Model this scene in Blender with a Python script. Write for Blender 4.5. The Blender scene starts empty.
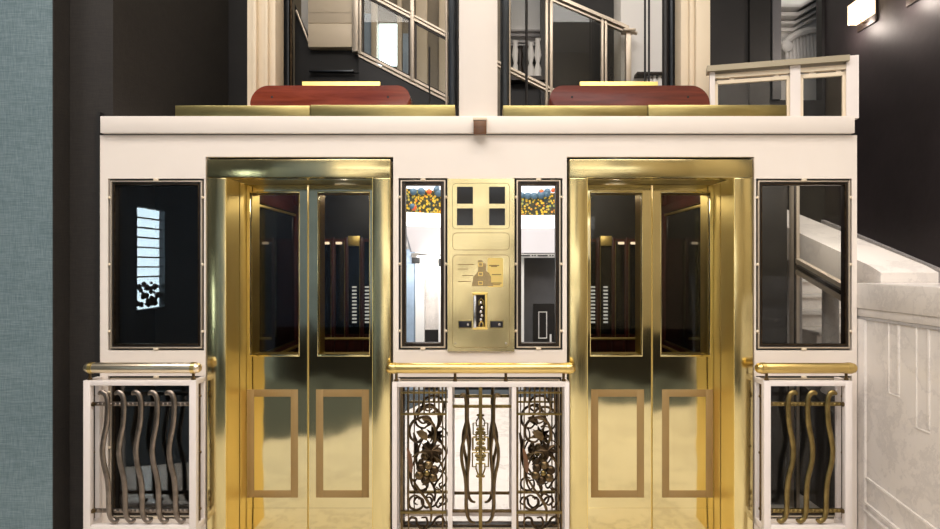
import bpy, bmesh, math, random
from mathutils import Vector, Matrix
random.seed(7)
C = bpy.context.scene.collection
PI = math.pi
F, CX, CY, EYE, CAMD = 630.0, 480.0, 264.5, 1.8, 4.2   # focal length in pixels, vanishing point, eye height, distance to the lift front

FL = -.17   # hall floor level
def wx(px, D): return (px - CX) * D / F
def wz(py, D): return EYE + (CY - py) * D / F

# ------------------------------------------------------------------ materials
def new_mat(name):
    m = bpy.data.materials.new(name); m.use_nodes = True
    nt = m.node_tree; b = nt.nodes['Principled BSDF']
    return m, nt, b
def N(nt, t, **kw):
    n = nt.nodes.new(t)
    for k, v in kw.items():
        if k in n.inputs: n.inputs[k].default_value = v
        else: setattr(n, k, v)
    return n
def ramp(nt, fac, stops):
    r = nt.nodes.new('ShaderNodeValToRGB')
    e = r.color_ramp.elements
    while len(e) < len(stops): e.new(0.5)
    for i, (p, c) in enumerate(stops):
        e[i].position = p; e[i].color = (*c, 1)
    nt.links.new(fac, r.inputs[0]); return r
def coords(nt, scale=(1, 1, 1), obj=True):
    tc = nt.nodes.new('ShaderNodeTexCoord'); mp = nt.nodes.new('ShaderNodeMapping')
    mp.inputs['Scale'].default_value = scale
    nt.links.new(tc.outputs['Object' if obj else 'Generated'], mp.inputs[0]); return mp.outputs[0]
def bump(nt, b, h, strength=.1, dist=.01):
    n = N(nt, 'ShaderNodeBump'); n.inputs['Strength'].default_value = strength; n.inputs['Distance'].default_value = dist
    nt.links.new(h, n.inputs['Height']); nt.links.new(n.outputs[0], b.inputs['Normal'])
def noise(nt, vec, scale, detail=4, rough=.55, dist=0):
    n = N(nt, 'ShaderNodeTexNoise', Scale=scale, Detail=detail, Roughness=rough, Distortion=dist)
    nt.links.new(vec, n.inputs['Vector']); return n
def simple(name, col, rough=.5, metal=0, spec=.5, bumpscale=None, bumpstr=.05, vary=.0, vscale=3):
    m, nt, b = new_mat(name)
    b.inputs['Roughness'].default_value = rough; b.inputs['Metallic'].default_value = metal
    b.inputs['Specular IOR Level'].default_value = spec
    if vary:
        n = noise(nt, coords(nt), vscale)
        r = ramp(nt, n.outputs[0], [(.3, tuple(c * (1 - vary) for c in col)), (.7, tuple(min(1, c * (1 + vary)) for c in col))])
        nt.links.new(r.outputs[0], b.inputs['Base Color'])
    else: b.inputs['Base Color'].default_value = (*col, 1)
    if bumpscale: bump(nt, b, noise(nt, coords(nt), bumpscale).outputs[0], bumpstr)
    return m
def metal(name, c0, c1, rough=.16, wav=.02, scale=(1.2, 1.2, .5), grain=.12):
    m, nt, b = new_mat(name); b.inputs['Metallic'].default_value = 1
    v = coords(nt, scale); n = noise(nt, v, 2.2, 5)
    r = ramp(nt, n.outputs[0], [(.32, c0), (.68, c1)]); nt.links.new(r.outputs[0], b.inputs['Base Color'])
    g = noise(nt, coords(nt, (90, 90, 1.5)), 3, 3)
    mr = N(nt, 'ShaderNodeMapRange'); mr.inputs['To Min'].default_value = max(.02, rough - grain * .5); mr.inputs['To Max'].default_value = rough + grain * .5
    nt.links.new(g.outputs[0], mr.inputs[0]); nt.links.new(mr.outputs[0], b.inputs['Roughness'])
    if wav: bump(nt, b, noise(nt, coords(nt, (1, 1, .8)), 3.2, 1).outputs[0], 1, wav)
    return m
def marble(name, base=(.78, .73, .68), vein=(.42, .40, .40), scale=1.6, rough=.25):
    m, nt, b = new_mat(name); v = coords(nt)
    warp = noise(nt, v, scale * 1.3, 6, .6)
    mix = N(nt, 'ShaderNodeVectorMath', operation='MULTIPLY_ADD'); mix.inputs[1].default_value = (1.1, 1.1, 1.1)
    nt.links.new(warp.outputs['Color'], mix.inputs[0]); nt.links.new(v, mix.inputs[2])
    n = noise(nt, mix.outputs[0], scale, 8, .62)
    r = ramp(nt, n.outputs[0], [(.30, tuple(c * .96 for c in base)), (.47, tuple(c * .9 for c in base)), (.5, tuple(a * .45 + c * .55 for a, c in zip(vein, base))), (.53, tuple(c * .94 for c in base)), (.75, base)])
    nt.links.new(r.outputs[0], b.inputs['Base Color']); b.inputs['Roughness'].default_value = rough
    return m
def wood(name, c0, c1, rough=.2, scale=(1, 12, 12)):
    m, nt, b = new_mat(name); v = coords(nt, scale)
    n = noise(nt, v, 2.0, 6, .6, .6); r = ramp(nt, n.outputs[0], [(.3, c0), (.7, c1)])
    nt.links.new(r.outputs[0], b.inputs['Base Color']); b.inputs['Roughness'].default_value = rough
    b.inputs['Coat Weight'].default_value = .35; b.inputs['Coat Roughness'].default_value = .1
    return m
def fabric(name, c0, c1, rough=.9, s=260):
    m, nt, b = new_mat(name)
    h = noise(nt, coords(nt, (.05, .05, 1)), s, 3); w = noise(nt, coords(nt, (1, 1, .05)), s, 3)
    ad = N(nt, 'ShaderNodeMath', operation='ADD'); nt.links.new(h.outputs[0], ad.inputs[0]); nt.links.new(w.outputs[0], ad.inputs[1])
    big = noise(nt, coords(nt, (1, 1, 2.5)), 2.0, 3)
    ad2 = N(nt, 'ShaderNodeMath', operation='MULTIPLY_ADD'); ad2.inputs[1].default_value = .35; nt.links.new(big.outputs[0], ad2.inputs[0]); nt.links.new(ad.outputs[0], ad2.inputs[2])
    r = ramp(nt, ad2.outputs[0], [(.0, c0), (1.0, c1)])
    mr = N(nt, 'ShaderNodeMapRange'); mr.inputs['From Min'].default_value = .85; mr.inputs['From Max'].default_value = 1.5
    nt.links.new(ad2.outputs[0], mr.inputs[0]); nt.links.new(mr.outputs[0], r.inputs[0])
    nt.links.new(r.outputs[0], b.inputs['Base Color']); b.inputs['Roughness'].default_value = rough
    bump(nt, b, ad.outputs[0], .25, .003)
    return m
def glass(name, refl=.1, tint=(.9, .95, .95), rough=.0):
    m = bpy.data.materials.new(name); m.use_nodes = True; nt = m.node_tree; nt.nodes.clear()
    o = nt.nodes.new('ShaderNodeOutputMaterial'); mx = nt.nodes.new('ShaderNodeMixShader')
    t = nt.nodes.new('ShaderNodeBsdfTransparent'); t.inputs[0].default_value = (*tint, 1)
    g = nt.nodes.new('ShaderNodeBsdfGlossy'); g.inputs['Roughness'].default_value = rough; g.inputs[0].default_value = (1, 1, 1, 1)
    lw = nt.nodes.new('ShaderNodeLayerWeight'); lw.inputs[0].default_value = .25
    mr = nt.nodes.new('ShaderNodeMapRange'); mr.inputs['To Min'].default_value = refl; mr.inputs['To Max'].default_value = 1
    nt.links.new(lw.outputs['Fresnel'], mr.inputs[0]); mr.inputs['From Min'].default_value = .02
    nt.links.new(mr.outputs[0], mx.inputs[0]); nt.links.new(t.outputs[0], mx.inputs[1]); nt.links.new(g.outputs[0], mx.inputs[2])
    nt.links.new(mx.outputs[0], o.inputs[0]); return m
def emit(name, col, s):
    m, nt, b = new_mat(name); b.inputs['Base Color'].default_value = (*col, 1)
    b.inputs['Emission Color'].default_value = (*col, 1); b.inputs['Emission Strength'].default_value = s
    return m

M = {}
M['white'] = simple('warm_white_paint', (.84, .76, .685), .38, vary=.02, vscale=1.2)
M['cream'] = simple('cream_plaster', (.78, .66, .49), .45, vary=.04, vscale=2)
M['cream_metal'] = simple('pale_bronze_metal', (.62, .53, .42), .35, metal=.55)
M['rail_white'] = simple('railing_enamel', (.80, .73, .69), .33, vary=.03, vscale=4)
M['black'] = simple('black_gap', (.008, .007, .006), .6)
M['dark_frame'] = simple('dark_bronze_frame', (.022, .015, .011), .35, metal=.4)
M['brass'] = metal('polished_brass', (.67, .56, .27), (.76, .65, .33), .18, .005)
M['brass_door'] = metal('door_brass', (.75, .655, .365), (.82, .725, .42), .085, .005, grain=.05)
M['brass_dull'] = metal('weathered_brass', (.30, .245, .095), (.50, .41, .17), .36, .004, (1, 1, 6))
M['brass_gold'] = metal('golden_brass', (.93, .69, .225), (.97, .76, .28), .45, .002)
M['brass_matte'] = simple('matte_brass_inlay', (.36, .245, .105), .62, metal=.5, vary=.06)
M['brass_plate'] = metal('plate_brass', (.72, .61, .31), (.82, .71, .40), .20, .012)
M['engrave'] = simple('engraved_brass', (.30, .20, .08), .5, metal=.7)
M['etch'] = simple('etched_brass', (.40, .30, .15), .55, metal=.6, vary=.3, vscale=120)
M['bronze'] = metal('aged_bronze', (.105, .072, .037), (.20, .14, .072), .32, 0, (8, 8, 8))
M['pewter_bronze'] = metal('pewter_bronze', (.19, .155, .125), (.30, .25, .21), .34, 0, (8, 8, 8))
M['bronze_dark'] = metal('dark_bronze', (.035, .024, .016), (.095, .064, .036), .36, 0, (12, 12, 12))
M['bronze_green'] = metal('gilt_bronze', (.17, .125, .045), (.28, .205, .08), .34, 0, (8, 8, 8))
M['steel'] = simple('steel', (.6, .6, .6), .2, metal=1)
M['dark_steel'] = simple('dark_blue_steel', (.05, .055, .06), .28, metal=.8)
M['pipe'] = simple('black_cable', (.015, .013, .012), .45)
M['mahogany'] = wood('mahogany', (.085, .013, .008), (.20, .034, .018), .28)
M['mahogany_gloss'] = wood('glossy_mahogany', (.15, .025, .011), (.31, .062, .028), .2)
M['mahogany_v'] = wood('mahogany_upright', (.07, .011, .006), (.13, .020, .010), .3, (12, 12, 1))
M['brown_wood'] = wood('brown_wood', (.09, .035, .012), (.20, .085, .03), .4, (2, 6, 12))
M['blue_fabric'] = fabric('blue_linen', (.085, .135, .152), (.20, .265, .285))
M['dark_fabric'] = fabric('dark_brown_linen', (.010, .008, .0065), (.028, .0225, .018), .75)
M['leather'] = simple('dark_plum_leather', (.026, .020, .022), .52, spec=.5, bumpscale=7, bumpstr=.25, vary=.25, vscale=1.5)
M['dark_wall'] = simple('dark_panel', (.011, .0095, .009), .5, vary=.2)
M['marble'] = marble('veined_marble', (.87, .81, .755), (.52, .48, .46), 1.5)
M['marble_grey'] = marble('grey_marble', (.60, .57, .56), (.30, .29, .30), 2.6)
M['marble_floor'] = marble('floor_marble', (.82, .77, .70), (.36, .33, .30), 1.3, .22)
M['carpet'] = simple('dark_carpet', (.040, .052, .060), .95)
M['mirror'] = simple('mirror_silver', (.92, .92, .93), .0, metal=1)
M['glass_dark'] = glass('side_glass', .08, (.86, .88, .88))
M['glass_clear'] = glass('clear_side_glass', .016, (.95, .96, .95))
M['glass_guard'] = glass('guard_glass', .022, (.84, .84, .82))
M['glass_lift'] = glass('lift_glass', .018, (.85, .85, .82))
M['car_glass'] = simple('smoked_glass_panel', (.006, .008, .009), .06, spec=.6)
M['plaster'] = simple('white_plaster', (.85, .83, .80), .6)
M['stone_dim'] = simple('dim_stone', (.27, .23, .17), .6, vary=.15)
M['hall_dark_blue'] = simple('hall_dark_blue_wall', (.020, .027, .034), .6, vary=.2)
M['hall_blue'] = simple('hall_blue_wall', (.15, .215, .34), .6, vary=.2)
M['grey_panel'] = simple('grey_wall_panel', (.115, .115, .122), .5, vary=.1)
M['satin_brass'] = metal('satin_brass', (.64, .46, .155), (.76, .57, .22), .30, .0)
M['lilac_plaster'] = simple('lilac_grey_plaster', (.60, .58, .60), .7)  # lilac-grey tone of the curved cornice band, darker than the white plaster
M['rail_bronze'] = simple('dull_bronze_rail', (.36, .31, .22), .38, metal=.5)
M['beige_stone'] = simple('beige_stone', (.44, .365, .245), .6, vary=.08)
M['blue_grey'] = simple('blue_grey_stone', (.34, .44, .56), .5, vary=.15)
M['lamp_shade'] = emit('lit_lamp_shade', (1, .78, .55), 1.25)
M['daylight'] = emit('daylight_pane', (.72, .90, 1.0), 7.0)
M['hall_lamp'] = emit('lit_lamp_glass', (1, .93, .82), 14.0)
M['dome_light'] = emit('lit_white_glass', (.95, .97, 1.0), 1.1)
M['key_black'] = simple('black_switch', (.01, .01, .015), .3)
M['indicator'] = simple('unlit_indicator_glass', (.004, .004, .005), .12)
M['slat'] = emit('glowing_louvre_slot', (.85, .84, .80), .5)  # slots given their own glow to read white in the dark cabin
def stained():
    m, nt, b = new_mat('stained_glass'); v = coords(nt)
    vo = N(nt, 'ShaderNodeTexVoronoi', Scale=17.0); nt.links.new(v, vo.inputs['Vector'])
    dots = ramp(nt, vo.outputs['Distance'], [(.0, (.66, .50, .12)), (.40, (.58, .41, .08)), (.5, (.05, .06, .05)), (1, (.03, .03, .04))])
    hue = ramp(nt, vo.outputs['Color'], [(.0, (1, .9, .4)), (.55, (1, .8, .3)), (.72, (.4, .6, .7)), (.9, (1, .45, .2))])
    mx = N(nt, 'ShaderNodeMix', data_type='RGBA', blend_type='MULTIPLY'); mx.inputs[0].default_value = 1
    nt.links.new(dots.outputs[0], mx.inputs[6]); nt.links.new(hue.outputs[0], mx.inputs[7])
    nt.links.new(mx.outputs[2], b.inputs['Base Color']); nt.links.new(mx.outputs[2], b.inputs['Emission Color']); b.inputs['Emission Strength'].default_value = 1.0
    return m
M['stained'] = stained()
M['stained_blue'] = emit('stained_blue_glass', (.09, .16, .22), .45)
M['stained_red'] = emit('stained_orange_glass', (.70, .13, .04), .6)

# ------------------------------------------------------------------ mesh builder
class MB:
    def __init__(s): s.bm = bmesh.new()
    def box(s, x0, x1, y0, y1, z0, z1, bev=0, seg=2):
        x0, x1 = sorted((x0, x1)); y0, y1 = sorted((y0, y1)); z0, z1 = sorted((z0, z1))
        vs = [s.bm.verts.new((x, y, z)) for x in (x0, x1) for y in (y0, y1) for z in (z0, z1)]
        fs = [s.bm.faces.new([vs[i] for i in f]) for f in ((0, 1, 3, 2), (4, 6, 7, 5), (0, 4, 5, 1), (2, 3, 7, 6), (0, 2, 6, 4), (1, 5, 7, 3))]
        if bev:
            bev = min(bev, .45 * min(x1 - x0, y1 - y0, z1 - z0))
            es = list({e for f in fs for e in f.edges})
            bmesh.ops.bevel(s.bm, geom=es, offset=bev, segments=seg, affect='EDGES', profile=.5)
        return s
    def hexa(s, p):   # eight corner points: bottom loop of four, top loop of four
        vs = [s.bm.verts.new(q) for q in p]
        for f in ((3, 2, 1, 0), (4, 5, 6, 7), (0, 1, 5, 4), (1, 2, 6, 5), (2, 3, 7, 6), (3, 0, 4, 7)): s.bm.faces.new([vs[i] for i in f])
        return s
    def prism(s, pts, y0, y1, bev=0, seg=2):    # outline in the xz plane
        n = len(pts)
        a = [s.bm.verts.new((x, y0, z)) for x, z in pts]; b = [s.bm.verts.new((x, y1, z)) for x, z in pts]
        f0 = s.bm.faces.new(a); f1 = s.bm.faces.new(b[::-1])
        for i in range(n): s.bm.faces.new((a[i], b[i], b[(i + 1) % n], a[(i + 1) % n]))
        if bev:
            bmesh.ops.bevel(s.bm, geom=list(f0.edges) + list(f1.edges), offset=bev, segments=seg, affect='EDGES', profile=.5)
        return s
    def prismx(s, pts, x0, x1):                 # outline in the yz plane
        n = len(pts)
        a = [s.bm.verts.new((x0, y, z)) for y, z in pts]; b = [s.bm.verts.new((x1, y, z)) for y, z in pts]
        s.bm.faces.new(a); s.bm.faces.new(b[::-1])
        for i in range(n): s.bm.faces.new((a[i], b[i], b[(i + 1) % n], a[(i + 1) % n]))
        return s
    def prismz(s, pts, z0, z1):
        n = len(pts)
        a = [s.bm.verts.new((x, y, z0)) for x, y in pts]; b = [s.bm.verts.new((x, y, z1)) for x, y in pts]
        s.bm.faces.new(a); s.bm.faces.new(b[::-1])
        for i in range(n): s.bm.faces.new((a[i], b[i], b[(i + 1) % n], a[(i + 1) % n]))
        return s
    def tube(s, pts, r, sides=8, closed=False, flat=1.0, cap=True):
        pts = [Vector(p) for p in pts]; n = len(pts)
        rad = r if callable(r) else (lambda t: r)
        rings = []; up = None
        for i, p in enumerate(pts):
            if closed: d = pts[(i + 1) % n] - pts[i - 1]
            else: d = pts[min(i + 1, n - 1)] - pts[max(i - 1, 0)]
            if d.length < 1e-9: d = Vector((0, 0, 1))
            d.normalize()
            if up is None:
                up = Vector((0, 1, 0)) if abs(d.y) < .9 else Vector((1, 0, 0))
            u = up - d * up.dot(d)
            if u.length < 1e-6: u = d.orthogonal()
            u.normalize(); up = u; w = d.cross(u); rr = rad(i / max(1, n - 1))
            rings.append([s.bm.verts.new(p + u * (math.cos(2 * PI * k / sides) * rr * flat) + w * (math.sin(2 * PI * k / sides) * rr)) for k in range(sides)])
        m = n if closed else n - 1
        for i in range(m):
            a, b = rings[i], rings[(i + 1) % n]
            for k in range(sides): s.bm.faces.new((a[k], a[(k + 1) % sides], b[(k + 1) % sides], b[k]))
        if cap and not closed: s.bm.faces.new(rings[0][::-1]); s.bm.faces.new(rings[-1])
        return s
    def ball(s, c, r, sx=1, sy=1, sz=1, u=14, v=9):
        bmesh.ops.create_uvsphere(s.bm, u_segments=u, v_segments=v, radius=r, matrix=Matrix.Translation(c) @ Matrix.Diagonal((sx, sy, sz, 1)))
        return s
    def lathe(s, prof, c, axis='z', seg=24):
        rings = []
        for r, h in prof:
            ring = []
            for k in range(seg):
                a = 2 * PI * k / seg; u, w = r * math.cos(a), r * math.sin(a)
                q = (u, w, h) if axis == 'z' else ((h, u, w) if axis == 'x' else (u, h, w))
                ring.append(s.bm.verts.new(Vector(c) + Vector(q)))
            rings.append(ring)
        for a, b in zip(rings, rings[1:]):
            for k in range(seg): s.bm.faces.new((a[k], a[(k + 1) % seg], b[(k + 1) % seg], b[k]))
        s.bm.faces.new(rings[0]); s.bm.faces.new(rings[-1]); return s
    def ring(s, x0, x1, z0, z1, w, y0, y1, bev=0, wt=None, wb=None):   # one picture frame, four bars
        wt = w if wt is None else wt; wb = w if wb is None else wb
        s.box(x0, x0 + w, y0, y1, z0, z1, bev); s.box(x1 - w, x1, y0, y1, z0, z1, bev)
        s.box(x0 + w, x1 - w, y0, y1, z1 - wt, z1, bev)
        if wb: s.box(x0 + w, x1 - w, y0, y1, z0, z0 + wb, bev)
        return s
    def build(s, name, mat, parent=None, base=None, smooth=True):
        bmesh.ops.recalc_face_normals(s.bm, faces=s.bm.faces[:])
        off = Vector((0, 0, 0))
        if parent is not None:
            r = parent
            while r.parent is not None: r = r.parent
            off = r.location.copy()
        elif base is not None: off = Vector(base)
        for v in s.bm.verts: v.co -= off
        me = bpy.data.meshes.new(name); s.bm.to_mesh(me); s.bm.free()
        if smooth:
            me.polygons.foreach_set('use_smooth', [True] * len(me.polygons))
            me.set_sharp_from_angle(angle=math.radians(38))
        me.materials.append(M[mat])
        o = bpy.data.objects.new(name, me); C.objects.link(o)
        if parent is not None: o.parent = parent
        elif base is not None: o.location = base
        return o
def thing(name, label, cat, loc=(0, 0, 0), group=None):
    o = bpy.data.objects.new(name, None); C.objects.link(o); o.empty_display_size = .1
    o.location = loc; o['label'] = label; o['category'] = cat
    if group: o['group'] = group
    return o
def tag(o, label, cat, group=None):
    o['label'] = label; o['category'] = cat
    if group: o['group'] = group
    return o
def struct(o): o['kind'] = 'structure'; return o
def spline(pts, n=6):
    P = [Vector(p) for p in pts]; P = [2 * P[0] - P[1]] + P + [2 * P[-1] - P[-2]]; out = []
    for i in range(1, len(P) - 2):
        for k in range(n):
            t = k / n; a, b, c, d = P[i - 1:i + 3]
            out.append(.5 * ((2 * b) + (c - a) * t + (2 * a - 5 * b + 4 * c - d) * t * t + (3 * b - a - 3 * c + d) * t ** 3))
    out.append(P[-2]); return out
def sheet(x0, x1, z0, z1, y0, y1, holes):      # wall with rectangular holes
    xs = sorted({x0, x1, *[h[0] for h in holes], *[h[1] for h in holes]}); zs = sorted({z0, z1, *[h[2] for h in holes], *[h[3] for h in holes]})
    xs = [x for x in xs if x0 <= x <= x1]; zs = [z for z in zs if z0 <= z <= z1]
    b = MB(); bm = b.bm
    def solid(i, j):
        if not (0 <= i < len(xs) - 1 and 0 <= j < len(zs) - 1): return False
        cx, cz = (xs[i] + xs[i + 1]) / 2, (zs[j] + zs[j + 1]) / 2
        return not any(h[0] < cx < h[1] and h[2] < cz < h[3] for h in holes)
    V = {}
    def v(i, j, k):
        if (i, j, k) not in V: V[i, j, k] = bm.verts.new((xs[i], (y0, y1)[k], zs[j]))
        return V[i, j, k]
    for i in range(len(xs) - 1):
        for j in range(len(zs) - 1):
            if not solid(i, j): continue
            bm.faces.new((v(i, j, 0), v(i + 1, j, 0), v(i + 1, j + 1, 0), v(i, j + 1, 0))); bm.faces.new((v(i, j, 1), v(i, j + 1, 1), v(i + 1, j + 1, 1), v(i + 1, j, 1)))
            if not solid(i - 1, j): bm.faces.new((v(i, j, 0), v(i, j + 1, 0), v(i, j + 1, 1), v(i, j, 1)))
            if not solid(i + 1, j): bm.faces.new((v(i + 1, j, 0), v(i + 1, j, 1), v(i + 1, j + 1, 1), v(i + 1, j + 1, 0)))
            if not solid(i, j - 1): bm.faces.new((v(i, j, 0), v(i, j, 1), v(i + 1, j, 1), v(i + 1, j, 0)))
            if not solid(i, j + 1): bm.faces.new((v(i, j + 1, 0), v(i + 1, j + 1, 0), v(i + 1, j + 1, 1), v(i, j + 1, 1)))
    return b

D0 = CAMD
X = lambda px, D=D0: wx(px, D)
Z = lambda py, D=D0: wz(py, D)
def mir(px, s): return px if s > 0 else 960 - px

# ------------------------------------------------------------------ the front wall of the lifts
holes = []
def hole(a, b, t, u): holes.append((X(a), X(b), Z(u) if u < 600 else FL, Z(t)))
for s in (1, -1):
    def H(a, b, t, u):
        a, b = sorted((mir(a, s), mir(b, s))); hole(a, b, t, u)
    H(205.8, 393.2, 156.8, 999)             # lift opening with frame
    H(108, 204, 178.5, 350.5)         # side pane
    H(108, 204, 376, 519)             # lower side pane
hole(398.5, 448, 178, 350); hole(513.6, 562.6, 178, 350)   # narrow mirrors
hole(398, 562, 377, 531)
LEDGE_B, LEDGE_T = Z(133, 4.17), Z(116, 4.17)
FACE_T = Z(135.2)
struct(sheet(X(100), X(857), FL, FACE_T, 0, .1, holes).build('wall_front', 'white', smooth=False))
struct(MB().box(X(100, 4.17), X(855, 4.17), -.03, .75, LEDGE_B, LEDGE_T, .004).build('trim_1', 'white'))
struct(MB().box(X(100.5), X(856), .012, .1, FACE_T, LEDGE_B).build('trim_2', 'black'))
struct(MB().box(X(97), X(100), -.005, .1, FL, Z(112)).build('trim_3', 'black'))

# wooden block in the middle of the ledge
t = thing('corbel_block', 'small square brown wooden block fixed to the middle of the white ledge', 'block', (X(479.5), -.04, Z(134, 4.1)))
MB().box(X(473.5, 4.13), X(486.5, 4.13), -.07, -.03, Z(134, 4.13), Z(120, 4.13), .004).build('block', 'brown_wood', t)
MB().box(X(473, 4.13), X(487, 4.13), -.075, -.03, Z(120, 4.13), Z(117.6, 4.13), .002).build('cap', 'cream', t)

# ------------------------------------------------------------------ lift frames, doors, cars
DL = 4.54
def lift(s):
    side = 'left' if s > 0 else 'right'
    def xx(px, D=D0): return s * wx(px, D)          # the right lift mirrors the left one about the wall's middle
    def bx(b, a, c, y0, y1, z0, z1, bev=0): return b.box(a, c, y0, y1, z0, z1, bev)
    fr = thing('elevator_door_frame', f'polished brass door surround of the {side} elevator' + (', greyish in its sheen' if s > 0 else ', golden in its sheen'), 'door frame', (xx(300), 0, 0), 'brass elevator surrounds')
    # gap line
    bx(MB(), xx(206), xx(393), .03, .1, Z(157.5), Z(157)).build('shadow_gap', 'black', fr)
    bx(MB(), xx(208.3), xx(390.8), -.02, .1, Z(178), Z(159.8), .004).build('head', 'brass', fr)
    bx(MB(), xx(208.3), xx(227), -.02, .1, FL, Z(178.4), .004).build('jamb', 'brass', fr)
    bx(MB(), xx(373), xx(390.8), -.02, .1, FL, Z(178.4), .004).build('jamb', 'brass', fr)
    # reveals
    XL, XR = xx(227), xx(373)
    bx(MB(), XL - s * .001, XL + s * .002, -.017, .205, FL, Z(178)).build('outer_reveal', 'brass_gold', fr)
    bx(MB(), XL - s * .03, XL, .228, .36, FL, Z(178)).build('inner_reveal', 'brass_gold', fr)
    bx(MB(), XR - s * .002, XR + s * .001, -.017, .337, FL, Z(178)).build('outer_reveal', 'brass_gold', fr)
    bx(MB(), XL, XR, .1, .4, Z(178), Z(178) + .03).build('head_reveal', 'brass_dull', fr)
    bx(MB(), XL, XR, .30, .40, FL, FL + .012).build('threshold', 'brass', fr)
    # door leaves
    for nm, a, b_, y, (wa, wb), (ia, ib) in (('outer', XL, xx(307.6, DL), .345, (249.5, 299.5), (247, 298)), ('inner', xx(308.4, DL), XR, .34, (317.5, 370), (316, 369))):
        where = {('outer', 1): 'first leaf from the dark wall', ('inner', 1): 'second leaf from the dark wall', ('inner', -1): 'third leaf from the dark wall', ('outer', -1): 'leaf nearest the marble block'}[nm, s]
        what = f'brass elevator door of the {side} elevator, tall window above a square-cornered inlay, its {nm} leaf'
        lf = thing('elevator_door_leaf', what, 'elevator door', ((a + b_) / 2, y, FL + .012), 'brass elevator door leaves')
        D = CAMD + y; zt = Z(178) - .004
        w0, w1 = xx(wa, D), xx(wb, D); z0, z1 = Z(356.5, D), Z(191.5, D)
        lo, hi = sorted((a, b_)); lo += .003; hi -= .003; wl, wh = sorted((w0, w1))
        sheet(lo, hi, FL + .014, zt, y, y + .035, [(wl, wh, z0, z1)]).build('door_skin', 'brass_door', lf, smooth=False)
        wf = MB().ring(wl, wh, z0, z1, .005, y - .004, y + .03, .001, wt=.010, wb=.012).build('window_frame', 'brass', lf)
        # deep reveal of the window (front and car door windows line up)
        MB().ring(wl - .002, wh + .002, z0 - .002, z1 + .002, .008, y + .036, y + .19).build('window_reveal', 'brass_gold', lf)
        MB().box(wl + .005, wh - .005, y + .012, y + .018, z0 + .012, z1 - .010).build('window_glass', 'glass_lift', lf)
        i0, i1 = sorted((xx(ia, D), xx(ib, D)))
        MB().ring(i0, i1, Z(497.5, D), Z(389.5, D), 7.2 / 138.8, y - .003, y + .01, .001).build('inlay_border', 'brass_matte', lf)
        MB().box(lo + .002, hi - .002, y - .002, y + .005, FL + .014, Z(508, D)).build('kick_plate', 'brass_door', lf)
        MB().box(*sorted((b_ if nm == 'outer' else a, (b_ if nm == 'outer' else a) + (-s if nm == 'outer' else s) * .003)), y - .006, y + .01, FL + .014, zt).build('edge_strip', 'brass_gold', lf)
    # car
    xo, xi = xx(227) - s * .10, xx(373) + s * .06       # side walls outside and inside of the opening
    car = thing('elevator_car', f'dark mahogany panelled cabin seen through the windows of the {side} elevator doors', 'elevator car', ((xo + xi) / 2, 1.2, FL), 'elevator cars')
    yb, yf = 1.90, .56
    lo, hi = sorted((xo, xi))
    MB().box(lo, hi, yf, yb, FL, .06).build('car_floor', 'carpet', car)
    MB().box(lo, hi, yf, yb, 2.56, 2.6).build('car_ceiling', 'car_glass', car)
    MB().box(lo, hi, yb, yb + .04, .06, 2.56).build('back_wall', 'mahogany_v', car)
    MB().box(xo, xo - s * .04, yf, yb, .06, 2.56).build('side_wall', 'mahogany_v', car)
    MB().box(xi, xi + s * .04, yf, yb, .06, 2.56).build('side_wall', 'mahogany_v', car)
    MB().box(lo, hi, yb - .012, yb, 2.05, 2.56).build('upper_panel', 'dark_wall', car)
    # side wall: posts and rails round a dark glass panel
    for xw, d in ((xo, s), (xi, -s)):
        for y in (.72, 1.82): MB().box(xw, xw + d * .035, y, y + .075, .06, 2.56, .006).build('post', 'mahogany_v', car)
        MB().box(xw, xw + d * .012, .795, 1.82, 1.06, 2.30).build('glass_panel', 'car_glass', car)
        MB().box(xw, xw + d * .04, .72, 1.895, 2.29, 2.36, .006).build('rail', 'mahogany_v', car)
        MB().box(xw, xw + d * .03, .795, 1.82, .98, 1.06, .006).build('rail', 'mahogany_v', car)
        MB().box(xw, xw + d * .028, .795, 1.82, 2.262, 2.282, .002).build('brass_bead', 'brass_gold', car)
        MB().box(xw, xw + d * .028, .795, 1.82, 1.062, 1.076, .002).build('brass_bead', 'brass_dull', car)
        MB().tube([(xw + d * .06, .80, 1.03), (xw + d * .06, 1.80, 1.03)], .014, 10).build('handrail', 'brass_gold', car)
    D = CAMD + yb
    for a, b_ in ((322, 331), (336, 345), (349, 360), (364.5, 376)):
        l, h = sorted((xx(a, D), xx(b_, D)))
        MB().box(l, h, yb - .012, yb, 1.13, 2.02).build('glass_panel', 'car_glass', car)
    for px in (319, 333.5, 347, 362):
        MB().box(*sorted((xx(px - 1.4, D), xx(px + 1.4, D))), yb - .03, yb, .06, 2.06, .004).build('post', 'mahogany_v', car)
        MB().box(*sorted((xx(px - 2.1, D), xx(px - 1.5, D))), yb - .034, yb, 1.1, 2.03).build('brass_bead', 'brass_dull', car)
    MB().box(*sorted((xx(348.6, D), xx(360.5, D))), yb - .03, yb - .01, Z(246, D), Z(236, D), .004).build('indicator_panel', 'brass_gold', car)
    MB().tube([(xx(320, D), yb - .07, 1.09), (xx(378, D), yb - .07, 1.09)], .014, 10).build('handrail', 'brass_gold', car)
    for px in (354.8, 367.5):
        b = MB()
        for k in range(11):
            z = Z(322 - k * 3.5, D)
            b.box(*sorted((xx(px - 2.2, D), xx(px + 2.2, D))), yb - .03, yb - .012, z - .008, z + .008, .003)
        b.build('louvre', 'slat', car)
    for px in (327, 339.5):
        MB().box(*sorted((xx(px - 3.0, D), xx(px + 3.0, D))), yb - .045, yb - .012, Z(244.5, D), Z(242, D), .006).build('wall_lamp_or_glint', 'lamp_shade', car)  # glowing chips standing in for lamp reflections on the back wall
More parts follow.
